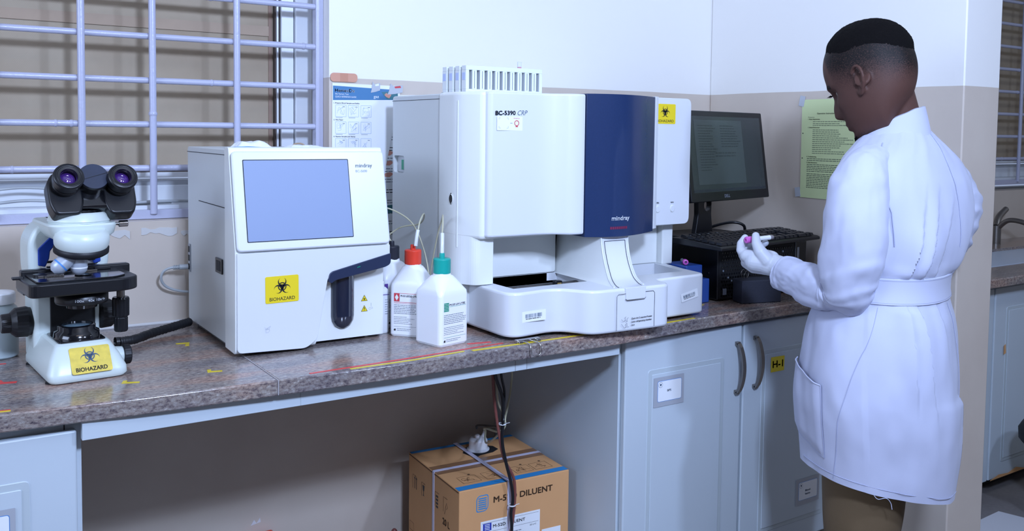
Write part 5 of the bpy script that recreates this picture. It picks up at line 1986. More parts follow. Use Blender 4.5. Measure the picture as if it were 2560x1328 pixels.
F = MB()
fc_ = [(2.122, 1.925), (2.262, 1.892), (2.282, 1.955), (2.142, 1.984)]
F.prism(fc_, Matrix(), 0.8805, 0.952, FOAM, 0.003)
o = F.build('foam_block')
tag(o, 'dark speckled foam block on the worktop in front of the computer tower', 'block')
recenter(o, (2.2, 1.94, ZC))
m = MB()
m.tube([(2.155, 1.955, 0.953), (2.148, 1.955, 0.972), (2.158, 1.955, 0.982), (2.170, 1.957, 0.970), (2.176, 1.957, 0.954), (2.184, 1.958, 0.965), (2.18, 1.958, 0.978), (2.165, 1.957, 0.966), (2.163, 1.957, 0.954)], 0.0009, STEEL, seg=6)
o = m.build('wire_loop')
tag(o, 'small loose wire loop on top of the foam block below the gloved hand', 'wire')
recenter(o, (2.165, 1.957, 0.952))

bb = thing('storage_box', 'blue plastic tube box between the large analyser and the computer tower', 'box', (2.01, 2.06, ZC))
m = MB()
m.box(1.968, 2.058, 2.0, 2.12, ZC+0.0005, 0.955, BLUEB, 0.003)
m.build('lower_box', bb)
m = MB()
m.box(1.968, 2.036, 2.01, 2.11, 0.955, 0.998, BLUEB, 0.003)
m.build('upper_tray', bb)
t = thing('sample_tube', 'sample tube with a pink cap lying on the blue box beside the large analyser', 'tube', (1.985, 2.03, 0.999))
m = MB()
m.cyl((2.012, 2.075, 1.0060), (1.985, 2.035, 1.0075), 0.0058, GLASST)
m.build('glass_tube', t)
m = MB()
dv = Vector((-0.027, -0.04, 0.0015)).normalized()
T = Matrix.Translation((1.987, 2.038, 1.0075)) @ dv.to_track_quat('Z', 'Y').to_matrix().to_4x4()
m.lathe([(0.0075, 0), (0.0085, 0.002), (0.0085, 0.018), (0.007, 0.020), (0.004, 0.020), (0.0035, 0.014)], T, PINKC, 24, cap1=False)
m.lathe([(0.0038, 0.015), (0.0, 0.0152)], T, PINKD, 20)
m.build('pink_cap', t)

# ================================================================== DILUENT CARTON
D = thing('diluent_carton', 'brown cardboard diluent carton with blue edge strips and white straps under the worktop', 'carton', (1.215, 2.08, 0), math.radians(-4))
BW, BD, BH = 0.352, 0.345, 0.43
m = MB()
m.box(0, BW, 0, BD, 0.0005, BH, CARD, 0.002)
m.box(-0.0008, BW+0.0008, BD/2-0.0012, BD/2+0.0012, BH-0.001, BH+0.0008, CARDD)
m.box(-0.0005, 0.002, 0.004, BD-0.004, BH-0.006, BH-0.003, CARDD)
m.build('box', D, local=True)
m = MB()
m.sheet([(0.001, 0.012), (BW-0.001, 0.012), (BW-0.001, 0.038), (0.001, 0.038)], Matrix.Translation((0, -0.008, BH)), BLUET, 0.0005)
m.sheet([(0.001, BD-0.018), (BW-0.001, BD-0.018), (BW-0.001, BD-0.001), (0.001, BD-0.001)], Matrix.Translation((0, 0, BH)), BLUET, 0.0005)
m.sheet([(0.001, BD/2-0.035), (BW-0.001, BD/2-0.035), (BW-0.001, BD/2+0.03), (0.001, BD/2+0.03)], Matrix.Translation((0, 0, BH)), mat('brown_packing_tape', '8f6746', 0.3), 0.0004)
m.build('blue_strip', D, local=True)
T = ML((0, 0, 0), (1, 0, 0), (0, 0, 1))
m = MB()
m.prism(round_poly([(0.052, 0.362), (0.080, 0.362), (0.089, 0.371), (0.089, 0.408), (0.060, 0.408), (0.052, 0.400)], 0.006, 3), T, 0, 0.0004, BLUET)
m.prism(round_poly([(0.0545, 0.3645), (0.079, 0.3645), (0.0865, 0.372), (0.0865, 0.4055), (0.061, 0.4055), (0.0545, 0.399)], 0.005, 3), T, 0.0002, 0.0006, CARD)
for k in range(6):
    m.sheet([(0.058, 0.3685+k*0.0058), (0.083, 0.3685+k*0.0058), (0.083, 0.3718+k*0.0058), (0.058, 0.3718+k*0.0058)], T, BLUET, 0.0009)
m.text('M-52D DILUENT', T, 0.0165, CARDI, 0.190, 0.105, 0.380, 0.0006, bold=0.0012)
m.build('printed_title', D, local=True)
m = MB()
m.prism([(0.066, 0.235), (0.255, 0.235), (0.255, 0.333), (0.066, 0.333)], T, 0, 0.0006, PAPER)
m.prism([(0.070, 0.301), (0.250, 0.301), (0.250, 0.3015), (0.070, 0.3015)], T, 0.0006, 0.0009, INK)
m.prism([(0.070, 0.327), (0.250, 0.327), (0.250, 0.3275), (0.070, 0.3275)], T, 0.0006, 0.0009, INK)
m.prism([(0.073, 0.305), (0.099, 0.305), (0.099, 0.326), (0.073, 0.326)], T, 0.0006, 0.0009, mat('label_blue', '2238a8', 0.5))
for k in range(4):
    m.sheet([(0.078, 0.308+k*0.0045), (0.094, 0.308+k*0.0045), (0.094, 0.310+k*0.0045), (0.078, 0.310+k*0.0045)], T, PAPER, 0.0012)
m.text('M-52D DILUENT', T, 0.0085, INK, 0.102, 0.104, 0.3105, 0.0010, bold=0.0004)
m.text('20 L×1', T, 0.005, INK, 0.020, 0.222, 0.292, 0.0010)
m.lines(T, 0.075, 0.24, [0.286-0.007*k for k in range(5)], 0.002, PGREY, 0.0010)
m.build('paper_label', D, local=True)
m = MB()
m.prism([(0.262, 0.21), (0.325, 0.21), (0.325, 0.272), (0.262, 0.272)], T, 0, 0.0005, PAPER)
m.build('small_label', D, local=True)
TL = ML((0, 0, 0), (0, -1, 0), (0, 0, 1))
m = MB()
for (yy, zz) in ((0.30, 0.352), (0.235, 0.35), (0.14, 0.356), (0.085, 0.36)):
    m.strip([(-yy-0.014, zz-0.020), (-yy-0.014, zz+0.022), (-yy+0.012, zz+0.022)], 0.0014, TL, CARDI, 0.0005)
m.sheet([(-0.300, 0.335), (-0.297, 0.335), (-0.297, 0.365), (-0.294, 0.365), (-0.2985, 0.374), (-0.303, 0.365), (-0.300, 0.365)], TL, INK, 0.0006)
m.sheet([(-0.288, 0.335), (-0.285, 0.335), (-0.285, 0.365), (-0.282, 0.365), (-0.2865, 0.374), (-0.291, 0.365), (-0.288, 0.365)], TL, INK, 0.0006)
m.sheet([(-0.242, 0.366), (-0.228, 0.366), (-0.230, 0.352), (-0.2335, 0.348), (-0.2335, 0.338), (-0.229, 0.335), (-0.241, 0.335), (-0.2365, 0.338), (-0.2365, 0.348), (-0.240, 0.352)], TL, INK, 0.0006)
for k in range(4):
    m.sheet([(-0.148, 0.334+k*0.010), (-0.134, 0.334+k*0.010), (-0.134, 0.340+k*0.010), (-0.148, 0.340+k*0.010)], TL, INK, 0.0006)
m.strip([(-0.09, 0.335), (-0.085, 0.355), (-0.078, 0.370), (-0.072, 0.36), (-0.078, 0.352)], 0.0016, TL, CARDI, 0.0006)
m.text('20 L', TL, 0.018, CARDI, 0.044, -0.103, 0.303, 0.0006, bold=0.0012)
m.strip([(-0.335, 0.200), (-0.335, 0.225), (-0.305, 0.225), (-0.305, 0.200), (-0.335, 0.200)], 0.0012, TL, CARDI, 0.0005)
m.build('side_icons', D, local=True)
m = MB()
TT = Matrix.Translation((0, 0, BH))
rn = random.Random(9)
for x in (0.036, 0.110, 0.205, 0.268):
    m.strip([(x, 0.045), (x+0.056, 0.045), (x+0.056, 0.092), (x, 0.092), (x, 0.045)], 0.0011, TT, CARDI, 0.0006)
    m.sheet([(x+0.042+0.004*math.cos(2*PI*k/12), 0.100+0.004*math.sin(2*PI*k/12)) for k in range(12)], TT, CARDI, 0.0006)
    for q in range(3):
        pts = [(x+rn.uniform(0.008, 0.05), 0.045+rn.uniform(0.006, 0.04), 0) for _ in range(4)]
        m.strip([tuple(v)[:2] for v in catmull(pts, 4)], 0.0009, TT, CARDI, 0.0006)
m.build('opening_diagrams', D, local=True)
# straps
m = MB()
m.prism(rrect(-0.0014, BW+0.0014, -0.0005, BH+0.0020, 0.004), ML((0, 0.160, 0), (1, 0, 0), (0, 0, 1)), -0.012, 0, STRAP)
mm = boolean_cut(m, [MB().box(0.0003, BW-0.0003, 0.0, BD, -0.01, BH+0.0010, STRAP)])
mm.build('strap', D, local=True)
m = MB()
m.box(0.148, 0.162, -0.0014, BD+0.001, BH+0.0022, BH+0.0034, STRAP, 0.0004)
m.box(0.148, 0.162, -0.0022, -0.0010, 0.001, BH+0.0034, STRAP, 0.0004)
m.tube([(0.155, 0.05, BH+0.003), (0.157, 0.01, BH+0.006), (0.158, -0.004, BH+0.001)], 0.0015, STRAP)
m.build('strap', D, local=True)
m = MB()
m.prism([(0.155, 0.205), (0.178, 0.222), (0.225, 0.228), (0.252, 0.245), (0.250, 0.275), (0.215, 0.305), (0.165, 0.300), (0.140, 0.262)], TT, 0.0001, 0.0008, BLACKM)
m.build('torn_hole', D, local=True)
m = MB()
Tq = Matrix.Translation((0.192, 0.262, BH+0.004))
m.lathe([(0.030, -0.003), (0.0345, 0.0), (0.0345, 0.003), (0.028, 0.006)], Tq, SHELLB, 40)
m.lathe([(0.0285, 0.005), (0.0280, 0.030), (0.024, 0.036), (0.012, 0.039), (0.0, 0.040)], Tq, HDPE, 40, flute=20, fl=0.03, fr=(0.006, 0.034))
m.cyl(Tq @ Vector((-0.006, -0.006, 0.03)), Tq @ Vector((-0.008, -0.008, 0.048)), 0.009, HDPE, 0.007)
m.cyl(Tq @ Vector((0.012, 0.0, 0.032)), Tq @ Vector((0.022, 0.0, 0.052)), 0.0055, HDPE, 0.0045)
m.build('screw_cap', D, local=True)
RD = ROOT[D.name]
capw = RD @ Vector((0.220, 0.262, BH+0.066))


def cabl(pts, r, mt, lab, cat='cable'):
    m = MB()
    m.tube(pts, r, mt, seg=10)
    o = m.build('hanging_cable' if cat == 'cable' else 'drain_tube')
    tag(o, lab, cat, 'lines hanging in front of the carton')
    recenter(o, pts[0])


cabl([(1.310, 2.05, 0.84), (1.306, 2.05, 0.75), (1.330, 2.05, 0.68), (1.332, 2.048, 0.62), (1.328, 2.045, 0.56), (1.340, 2.044, 0.50), (1.358, 2.045, 0.44), (1.366, 2.046, 0.39), (1.360, 2.046, 0.35), (1.364, 2.047, 0.30), (1.355, 2.048, 0.18), (1.36, 2.05, 0.01)], 0.0045, BLACK, 'thicker black cable hanging down in front of the carton')
cabl([(1.332, 2.055, 0.84), (1.328, 2.055, 0.75), (1.340, 2.055, 0.69), (1.334, 2.052, 0.64), (1.330, 2.055, 0.60), (1.39, 2.27, 0.53), (1.42, 2.33, 0.50)], 0.0035, BLACK, 'thinner black cable bending back to the carton\'s white cap')
cabl([(1.300, 2.06, 0.84), (1.308, 2.06, 0.70), (1.316, 2.058, 0.63), (1.324, 2.052, 0.57), (1.338, 2.052, 0.51), (1.368, 2.052, 0.455), (1.376, 2.052, 0.42), (1.374, 2.050, 0.37), (1.366, 2.05, 0.31), (1.35, 2.05, 0.24), (1.355, 2.05, 0.01)], 0.0042, WIREBR, 'reddish brown tube hanging beside the black cable', 'tube')
cabl([(1.40, 2.2, 0.84), (1.455, 2.2, 0.72), (1.458, 2.2, 0.66), (1.41, 2.15, 0.60), (1.345, 2.08, 0.575), (1.37, 2.2, 0.545), tuple(capw-Vector((0.008, 0, 0.006)))], 0.003, TUBING, 'clear yellowish tube curving from the worktop down to the carton cap', 'tube')
cabl([(1.318, 2.062, 0.84), (1.322, 2.062, 0.68), (1.345, 2.062, 0.62), (1.342, 2.062, 0.585), (1.375, 2.2, 0.50), tuple(capw+Vector((-0.004, 0.0, -0.004)))], 0.003, TUBING, 'clear tube running down with the black cables to the carton cap', 'tube')
for z, x in ((0.606, 1.331), (0.372, 1.366)):
    m = MB()
    T = Matrix.Translation((x, 2.050, z))
    m.lathe([(0.0098, -0.0016), (0.0108, -0.0016), (0.0108, 0.0016), (0.0098, 0.0016)], T, PAPER, 20, cap0=False, cap1=False)
    m.tube([(x+0.010, 2.046, z), (x+0.018, 2.040, z+0.003)], 0.0008, PAPER, seg=6, smoothpath=False)
    o = m.build('cable_tie')
    tag(o, 'white cable tie round the hanging lines %s' % ('above the carton' if z > 0.5 else 'in front of the carton face'), 'cable tie', 'cable ties on the hanging lines')
    recenter(o, (x, 2.05, z))
m = MB()
m.tube([(1.17, 2.47, 0.01), (1.19, 2.46, 0.10), (1.20, 2.455, 0.17), (1.205, 2.45, 0.185), (1.212, 2.455, 0.15), (1.215, 2.46, 0.01)], 0.007, WIREBR)
o = m.build('coiled_hose')
tag(o, 'reddish brown hose loop on the floor left of the carton', 'hose')
recenter(o, (1.19, 2.46, 0))
m = MB()
m.prism(rrect(0.775, 0.845, 2.485, 2.512, 0.006), Matrix(), 0.20, 0.252, REDC, 0.006)
m.cyl((0.81, 2.50, 0.0), (0.81, 2.50, 0.21), 0.012, REDC)
o = m.build('red_handle')
tag(o, 'red plastic handle top standing against the wall under the worktop', 'handle')
recenter(o, (0.81, 2.5, 0))

# ================================================================== THE MAN IN THE LAB COAT
# local frame of the figure: x to his back-right, y away from the camera side, z up
PO = thing('person', 'man in a white lab coat and white gloves holding up a blood tube', 'person', (2.138, 1.405, 0), -YAW)


def lerp_table(tab, t):
    """tab rows: (t, a, b, ...) ascending; smooth interpolation"""
    if t <= tab[0][0]:
        return tab[0][1:]
    if t >= tab[-1][0]:
        return tab[-1][1:]
    for i in range(len(tab)-1):
        if tab[i][0] <= t <= tab[i+1][0]:
            u = (t-tab[i][0])/(tab[i+1][0]-tab[i][0])
            p0 = tab[max(i-1, 0)]
            p1, p2 = tab[i], tab[i+1]
            p3 = tab[min(i+2, len(tab)-1)]
            out = []
            for k in range(1, len(p1)):
                d = p2[0]-p1[0]
                m1 = (p2[k]-p0[k])/(p2[0]-p0[0])*d if p2[0] != p0[0] else 0
                m2 = (p3[k]-p1[k])/(p3[0]-p1[0])*d if p3[0] != p1[0] else 0
                u2, u3 = u*u, u*u*u
                out.append((2*u3-3*u2+1)*p1[k]+(u3-2*u2+u)*m1+(-2*u3+3*u2)*p2[k]+(u3-u2)*m2)
            return tuple(out)


def sstep(a, b, x):
    t = max(0, min(1, (x-a)/(b-a)))
    return t*t*(3-2*t)


# ---- head
HA, HP = math.radians(42), math.radians(27)
Dh = Vector((-math.cos(HA), math.sin(HA), 0))
Lh = Vector((-math.sin(HA), -math.cos(HA), 0))
Fh = Dh*math.cos(HP)+Vector((0, 0, -math.sin(HP)))
Uh = Dh*math.sin(HP)+Vector((0, 0, math.cos(HP)))
H0 = Vector((-0.093, 0.0, 1.547))
HT = Matrix(((Fh.x, Lh.x, Uh.x, H0.x), (Fh.y, Lh.y, Uh.y, H0.y), (Fh.z, Lh.z, Uh.z, H0.z), (0, 0, 0, 1)))
# u, front, back, half width
HTAB = [(-0.142, 0.058, -0.010, 0.018), (-0.136, 0.083, 0.000, 0.034), (-0.124, 0.096, 0.015, 0.050), (-0.108, 0.096, 0.035, 0.062), (-0.088, 0.099, 0.060, 0.071), (-0.068, 0.100, 0.082, 0.077), (-0.045, 0.098, 0.100, 0.082),
        (-0.020, 0.098, 0.113, 0.085), (0.000, 0.099, 0.119, 0.0865), (0.018, 0.105, 0.122, 0.0875), (0.045, 0.104, 0.124, 0.088), (0.070, 0.098, 0.121, 0.086), (0.095, 0.085, 0.110, 0.079), (0.118, 0.064, 0.090, 0.065), (0.134, 0.040, 0.064, 0.046), (0.144, 0.012, 0.036, 0.026), (0.1475, -0.010, 0.014, 0.004)]
NOSE = [(-0.075, 0), (-0.066, 0.006), (-0.060, 0.017), (-0.052, 0.027), (-0.042, 0.028), (-0.025, 0.023), (-0.008, 0.013), (0.006, 0.008), (0.02, 0.0)]


def head_pt(u, th, off=0.0):
    F, B, W = lerp_table(HTAB, u)
    F += off
    B += off
    W += off
    c, s_ = math.cos(th), math.sin(th)
    pw = 0.92
    f = (F if c > 0 else B)*math.copysign(abs(c)**pw, c)
    l = W*math.copysign(abs(s_)**pw, s_)
    if c > 0:
        nz = lerp_table(NOSE, u)[0] if -0.075 < u < 0.02 else 0
        sg = 0.010+0.007*sstep(-0.02, -0.055, u)
        f += nz*math.exp(-(l/sg)**2)
        # eye sockets, lips, chin
        for sd in (-1, 1):
            f -= 0.013*math.exp(-((l-sd*0.036)/0.018)**2-((u+0.002)/0.012)**2)
            f += 0.004*math.exp(-((l-sd*0.03)/0.026)**2-((u-0.020)/0.008)**2)
            f += 0.005*math.exp(-((l-sd*0.048)/0.02)**2-((u+0.034)/0.016)**2)
        lp = math.exp(-(l/0.024)**2)
        f += lp*(0.009*math.exp(-((u+0.081)/0.0055)**2)+0.009*math.exp(-((u+0.095)/0.006)**2)-0.003*math.exp(-((u+0.108)/0.006)**2)+0.006*math.exp(-((u+0.126)/0.010)**2))
    return (f, l, u)


us = []
u = -0.142
while u < 0.1475:
    us.append(u)
    u += 0.0035
us.append(0.1475)
NT = 96
rings_ = [[head_pt(u, 2*PI*k/NT) for k in range(NT)] for u in us]
body = MB()
body.rings(rings_, HDPE, T=HT)
# ears
for sd in (1, -1):
    Te = HT @ Matrix.Translation((0.000, sd*0.083, -0.010)) @ Matrix.Rotation(math.radians(-14), 4, 'Y') @ Matrix.Rotation(sd*math.radians(-20), 4, 'Z')
    hel = [(0.010, 0.001, -0.004), (0.013, 0.006, 0.012), (0.010, 0.012, 0.026), (-0.004, 0.016, 0.036), (-0.019, 0.019, 0.031), (-0.026, 0.019, 0.014), (-0.023, 0.017, -0.004), (-0.014, 0.012, -0.020), (-0.004, 0.008, -0.033), (0.006, 0.004, -0.031), (0.010, 0.001, -0.018)]
    body.tube([(a, sd*b, c) for a, b, c in hel], 0.0047, HDPE, seg=10)
    # antihelix
    body.tube([(a, sd*b, c) for a, b, c in ((0.0, 0.010, 0.024), (-0.011, 0.014, 0.016), (-0.014, 0.014, 0.0), (-0.008, 0.010, -0.014))], 0.0042, HDPE, seg=8) if False else None
    bm_prev = len(body.bm.verts)
    # the above tubes are in ear space; transform what was just added
    body.bm.verts.ensure_lookup_table()
    allv = list(body.bm.verts)
    for v in allv[-(len(catmull([(0, 0, 0)]*11, 8))*10):]:
        v.co = Te @ v.co
    body.cyl(Te @ Vector((-0.010, 0, 0.0)), Te @ Vector((-0.013, sd*0.008, 0.004)), 0.020, HDPE, 0.021)
    body.cyl(Te @ Vector((-0.003, 0, -0.024)), Te @ Vector((-0.004, sd*0.009, -0.026)), 0.009, HDPE, 0.008)
    body.cyl(Te @ Vector((0.012, 0.0, -0.006)), Te @ Vector((0.008, sd*0.010, -0.006)), 0.006, HDPE, 0.004)
# neck and upper chest, shoulders under the coat
def capsule(mb, a, b, ra, rb, m, seg=28):
    a, b = Vector(a), Vector(b)
    L = (b-a).length
    T = Matrix.Translation(a) @ (b-a).to_track_quat('Z', 'Y').to_matrix().to_4x4()
    pr = [(max(1e-4, ra*math.sin(PI/2*k/5)), -ra*math.cos(PI/2*k/5)) for k in range(6)]
    pr += [(max(1e-4, rb*math.cos(PI/2*k/5)), L+rb*math.sin(PI/2*k/5)) for k in range(6)]
    mb.lathe(pr, T, m, seg)


capsule(body, (-0.052, 0.002, 1.520), (-0.018, 0.010, 1.400), 0.063, 0.069, HDPE)
capsule(body, (-0.045, 0.000, 1.455), (-0.025, 0.005, 1.40), 0.060, 0.066, HDPE)
capsule(body, (-0.012, 0.012, 1.355), (0.0, 0.01, 1.15), 0.085, 0.10, HDPE)
capsule(body, (-0.13, -0.10, 1.30), (0.14, 0.12, 1.30), 0.050, 0.050, HDPE)
capsule(body, (-0.02, 0.0, 1.15), (-0.03, 0.0, 0.90), 0.10, 0.11, HDPE)
bme = remeshed(body, 0.0032, 4)
skin = mat('dark_brown_skin', '5f4239', 0.55, spec=0.22, bump=0.15, bscale=700, sub=0.06)
nt = skin.node_tree
bs = nt.nodes['Principled BSDF']
at = nt.nodes.new('ShaderNodeAttribute')
at.attribute_name = 'stubble'
tcn = nt.nodes.new('ShaderNodeTexCoord')
nn_ = nt.nodes.new('ShaderNodeTexNoise')
nn_.inputs['Scale'].default_value = 420
nt.links.new(tcn.outputs['Object'], nn_.inputs['Vector'])
mth = nt.nodes.new('ShaderNodeMath')
mth.operation = 'SUBTRACT'
mth.inputs[1].default_value = 0.5
nt.links.new(nn_.outputs['Fac'], mth.inputs[0])
mm_ = nt.nodes.new('ShaderNodeMath')
mm_.operation = 'MULTIPLY_ADD'
mm_.inputs[1].default_value = 2.2
nt.links.new(mth.outputs[0], mm_.inputs[0])
nt.links.new(at.outputs['Fac'], mm_.inputs[2])
mp_ = nt.nodes.new('ShaderNodeMath')
mp_.operation = 'MULTIPLY'
mp_.use_clamp = True
nt.links.new(mm_.outputs[0], mp_.inputs[0])
nt.links.new(at.outputs['Fac'], mp_.inputs[1])
mxc = nt.nodes.new('ShaderNodeMix')
mxc.data_type = 'RGBA'
mxc.inputs[6].default_value = lin('543a33')
mxc.inputs[7].default_value = lin('0a0809')
nt.links.new(mp_.outputs[0], mxc.inputs[0])
nt.links.new(mxc.outputs[2], bs.inputs['Base Color'])
bme.materials.clear()
bme.materials.append(skin)
HI = HT.inverted()


def hairline(f, l, u):
    d = u-0.064-0.46*f+0.010*math.sin((f+0.02)*38)*(1 if f > -0.1 else 1)
    return d


attr = bme.attributes.new('stubble', 'FLOAT', 'POINT')
vals = []
for v in bme.vertices:
    q = HI @ v.co
    d = hairline(q.x, q.y, q.z)
    s_ = sstep(-0.105, 0.0, d)
    s_ *= 1-sstep(0.070, 0.082, q.x+abs(q.y)*0.12)*(1 if q.z < 0.095 else 0.6)
    if q.z < -0.09 and q.x > 0.03:
        s_ = max(s_, 0.85*sstep(-0.105, -0.135, q.z)*(1-sstep(0.03, 0.055, abs(q.y))))
    if abs(q.y) > 0.0915:      # ears stay bare
        s_ *= 0.1
    if q.x > 0.04 and abs(q.z-0.026+0.006*abs(abs(q.y)-0.035)/0.02) < 0.006 and 0.014 < abs(q.y) < 0.058:
        s_ = 0.9
    vals.append(s_**0.6)
attr.data.foreach_set('value', vals)
bobj = mesh_obj('body', bme, PO, world=False)
ROOT[bobj.name] = ROOT[PO.name]

# hair cap
hb = MB()
NV = 240
uu = [-0.05+0.0025*k for k in range(80)]
gr = []
for u in uu:
    u = min(u, 0.1470)
    row = []
    for k in range(NV):
        th = 2*PI*k/NV
        p = Vector(head_pt(u, th))
        d = hairline(p.x, p.y, p.z)
        front_cut = sstep(0.088, 0.070, p.x) if p.z < 0.10 else sstep(0.105, 0.080, p.x)
        o = -0.003+0.0085*sstep(-0.004, 0.050, d)
        o = -0.003+(o+0.003)*front_cut
        n3 = noise.noise(p*260)*0.0016+noise.noise(p*60)*0.0008
        nrm = Vector((p.x*0.9, p.y*1.3, max(0, p.z-0.02)*1.6)).normalized()
        row.append(tuple(p+nrm*(o+n3*(1 if o > 0 else 0))))
    gr.append(row)
hb.rings(gr, HAIR, cap0=False, cap1=True, T=HT)
hb.bm.verts.ensure_lookup_table()
hb.bm.faces.ensure_lookup_table()
kill = []
for fc in hb.bm.faces:
    c = HI @ fc.calc_center_median()
    if hairline(c.x, c.y, c.z) < -0.004+0.006*noise.noise(c*150) or (c.x > 0.088 and c.z < 0.10) or c.x > 0.105:
        kill.append(fc)
bmesh.ops.delete(hb.bm, geom=kill, context='FACES')
hb.build('hair', PO, local=True)
# small chin beard
bd = MB()
rnb = random.Random(4)
for k in range(70):
    th = rnb.uniform(-0.55, 0.55)
    u = rnb.uniform(-0.139, -0.122)
    p = Vector(head_pt(u, th))
    dd = Vector((0.25, p.y*2, -1)).normalized()*rnb.uniform(0.006, 0.012)
    bd.cyl(HT @ (p-dd*0.3), HT @ (p+dd), 0.0013, HAIR, 0.0003, seg=5)
tag(bd.build('beard', PO, local=True), 'short chin beard')
for sd in (1, -1):
    m = MB()
    m.lathe([(0.0001, -0.0125), (0.006, -0.011), (0.0105, -0.007), (0.0125, 0), (0.0105, 0.007), (0.006, 0.011), (0.0001, 0.0125)], HT @ Matrix.Translation((0.0845, sd*0.036, -0.003)) @ Matrix.Translation((-0.013, 0, 0)) @ Matrix.Rotation(PI/2, 4, 'Y'), mat('eye_white', '8a8078', 0.2), 20)
    ey = m.build('eye', PO, local=True)
    m = MB()
    for k in range(8):
        a = (k-3.5)/4
        p = Vector((0.0955, sd*(0.038+a*0.010), 0.0005))
        m.cyl(HT @ p, HT @ (p+Vector((0.010, sd*0.003*(a+1), -0.002))), 0.0006, HAIR, 0.0002, seg=5)
    m.build('eyelashes', PO, local=True)

# ---- lab coat torso
#      z,     cx,     cy,    a(across), b(depth), A(deg)
CT = [(0.44, -0.046, 0.000, 0.218, 0.180, 28), (0.55, -0.045, 0.000, 0.234, 0.188, 28), (0.66, -0.045, 0.0, 0.246, 0.192, 29), (0.76, -0.045, 0.0, 0.246, 0.190, 30), (0.86, -0.046, 0.0, 0.236, 0.182, 31),
      (0.94, -0.044, 0.0, 0.222, 0.170, 32), (0.99, -0.040, 0.0, 0.202, 0.152, 34), (1.02, -0.038, 0.0, 0.193, 0.145, 35), (1.055, -0.036, 0.0, 0.193, 0.146, 37), (1.085, -0.030, 0.0, 0.205, 0.153, 39), (1.14, -0.014, 0.0, 0.220, 0.154, 43), (1.20, -0.002, 0.002, 0.232, 0.146, 47),
      (1.28, 0.000, 0.004, 0.232, 0.134, 50), (1.32, -0.002, 0.006, 0.216, 0.122, 50), (1.348, -0.006, 0.006, 0.188, 0.112, 50), (1.375, -0.010, 0.006, 0.146, 0.100, 48), (1.398, -0.016, 0.006, 0.108, 0.088, 46), (1.42, -0.022, 0.006, 0.080, 0.076, 44)]


def coat_pt(z, th, off=0.0, folds=True):
    cx, cy, a, b, A = lerp_table(CT, z)
    A = math.radians(A)
    D = Vector((-math.cos(A), math.sin(A), 0))
    L = Vector((-math.sin(A), -math.cos(A), 0))
    c, s_ = math.cos(th), math.sin(th)
    pw = 0.86
    d = 0.0
    if folds:
        tdeg = math.degrees(th)
        if tdeg > 180:
            tdeg -= 360
        # draped folds
        w1 = sstep(1.36, 1.10, z)*sstep(1.055, 1.10, z)
        d += w1*(0.0060*math.sin(th*9+z*9+1.5*noise.noise(Vector((th*1.5, z*5, 0))))*sstep(1.30, 1.07, z)+0.008*noise.noise(Vector((th*2.4, z*4.2, 3))))
        # pinched pleats above the belt
        for t0, am in ((-36, 0.009), (-48, 0.010), (-64, 0.005), (-98, 0.007)):
            tc = t0-(z-1.06)*120
            x = (tdeg-tc)/6.0
            d += 1.3*am*sstep(1.32, 1.08, z)*sstep(1.055, 1.07, z)*(1 if x > 0 else 0)*math.exp(-x*x*0.35)
        w2 = sstep(1.0, 0.93, z)
        d += w2*(0.006*math.sin(th*5+0.9+1.2*noise.noise(Vector((th, z*2, 9))))+0.012*noise.noise(Vector((th*1.6, z*1.9, 5))))*sstep(0.97, 0.70, z)
        for t0, am, zz, kk in ((-32, 0.014, 0.68, 10), (-43, 0.014, 0.64, 26), (-66, 0.006, 0.80, 26)):
            tc = t0-(0.99-z)*kk
            x = (tdeg-tc)/6.0
            if x > 0:
                d += am*math.exp(-x*x*0.30)*sstep(zz, 0.93, z)*sstep(0.998, 0.98, z)
        # centre-back vent, one panel overlapping the other
        if z < 0.75:
            x = tdeg+88
            if 0 < x < 60:
                d += 0.014*math.exp(-x*0.07)*sstep(0.75, 0.72, z)
        d += 0.0030*noise.noise(Vector((th*5, z*11, 2)))+0.004*noise.noise(Vector((th*2.2+z*3, z*7-th, 11)))*sstep(0.99, 0.90, z)
    p = Vector((cx, cy, 0))+L*(math.copysign(abs(c)**pw, c)*(a+off+d))+D*(math.copysign(abs(s_)**pw, s_)*(b+off+d))
    wz = sstep(0.95, 0.46, z)
    return Vector((p.x, p.y, z+wz*(0.052-0.17*(p.x+0.0)-0.02*p.y)))


NTH = 340
zs = []
z = 0.462
while z < 1.4199:
    zs.append(z)
    z += 0.0068
zs.append(1.42)
m = MB()
m.rings([[coat_pt(z, 2*PI*k/NTH) for k in range(NTH)] for z in zs], COAT, cap0=False, cap1=False)
# hem turned inwards so the coat has thickness
m.rings([[coat_pt(0.462, 2*PI*k/NTH) for k in range(NTH)], [coat_pt(0.463, 2*PI*k/NTH, -0.004) for k in range(NTH)], [coat_pt(0.53, 2*PI*k/NTH, -0.006) for k in range(NTH)]], COAT, cap0=False, cap1=False)
lc = m.build('lab_coat', PO, local=True)


def seam(pts, r=0.0008, off=0.0008, mt=None, name='seam'):
    m = MB()
    P = []
    n = 40
    for k in range(n+1):
        t = k/n*(len(pts)-1)
        i = min(int(t), len(pts)-2)
        f = t-i
        z = pts[i][0]*(1-f)+pts[i+1][0]*f
        th = math.radians(pts[i][1]*(1-f)+pts[i+1][1]*f)
        P.append(coat_pt(z, th, off))
    m.tube(P, r, mt or STITCH, seg=6, smoothpath=False)
    return m.build(name, lc, local=True)


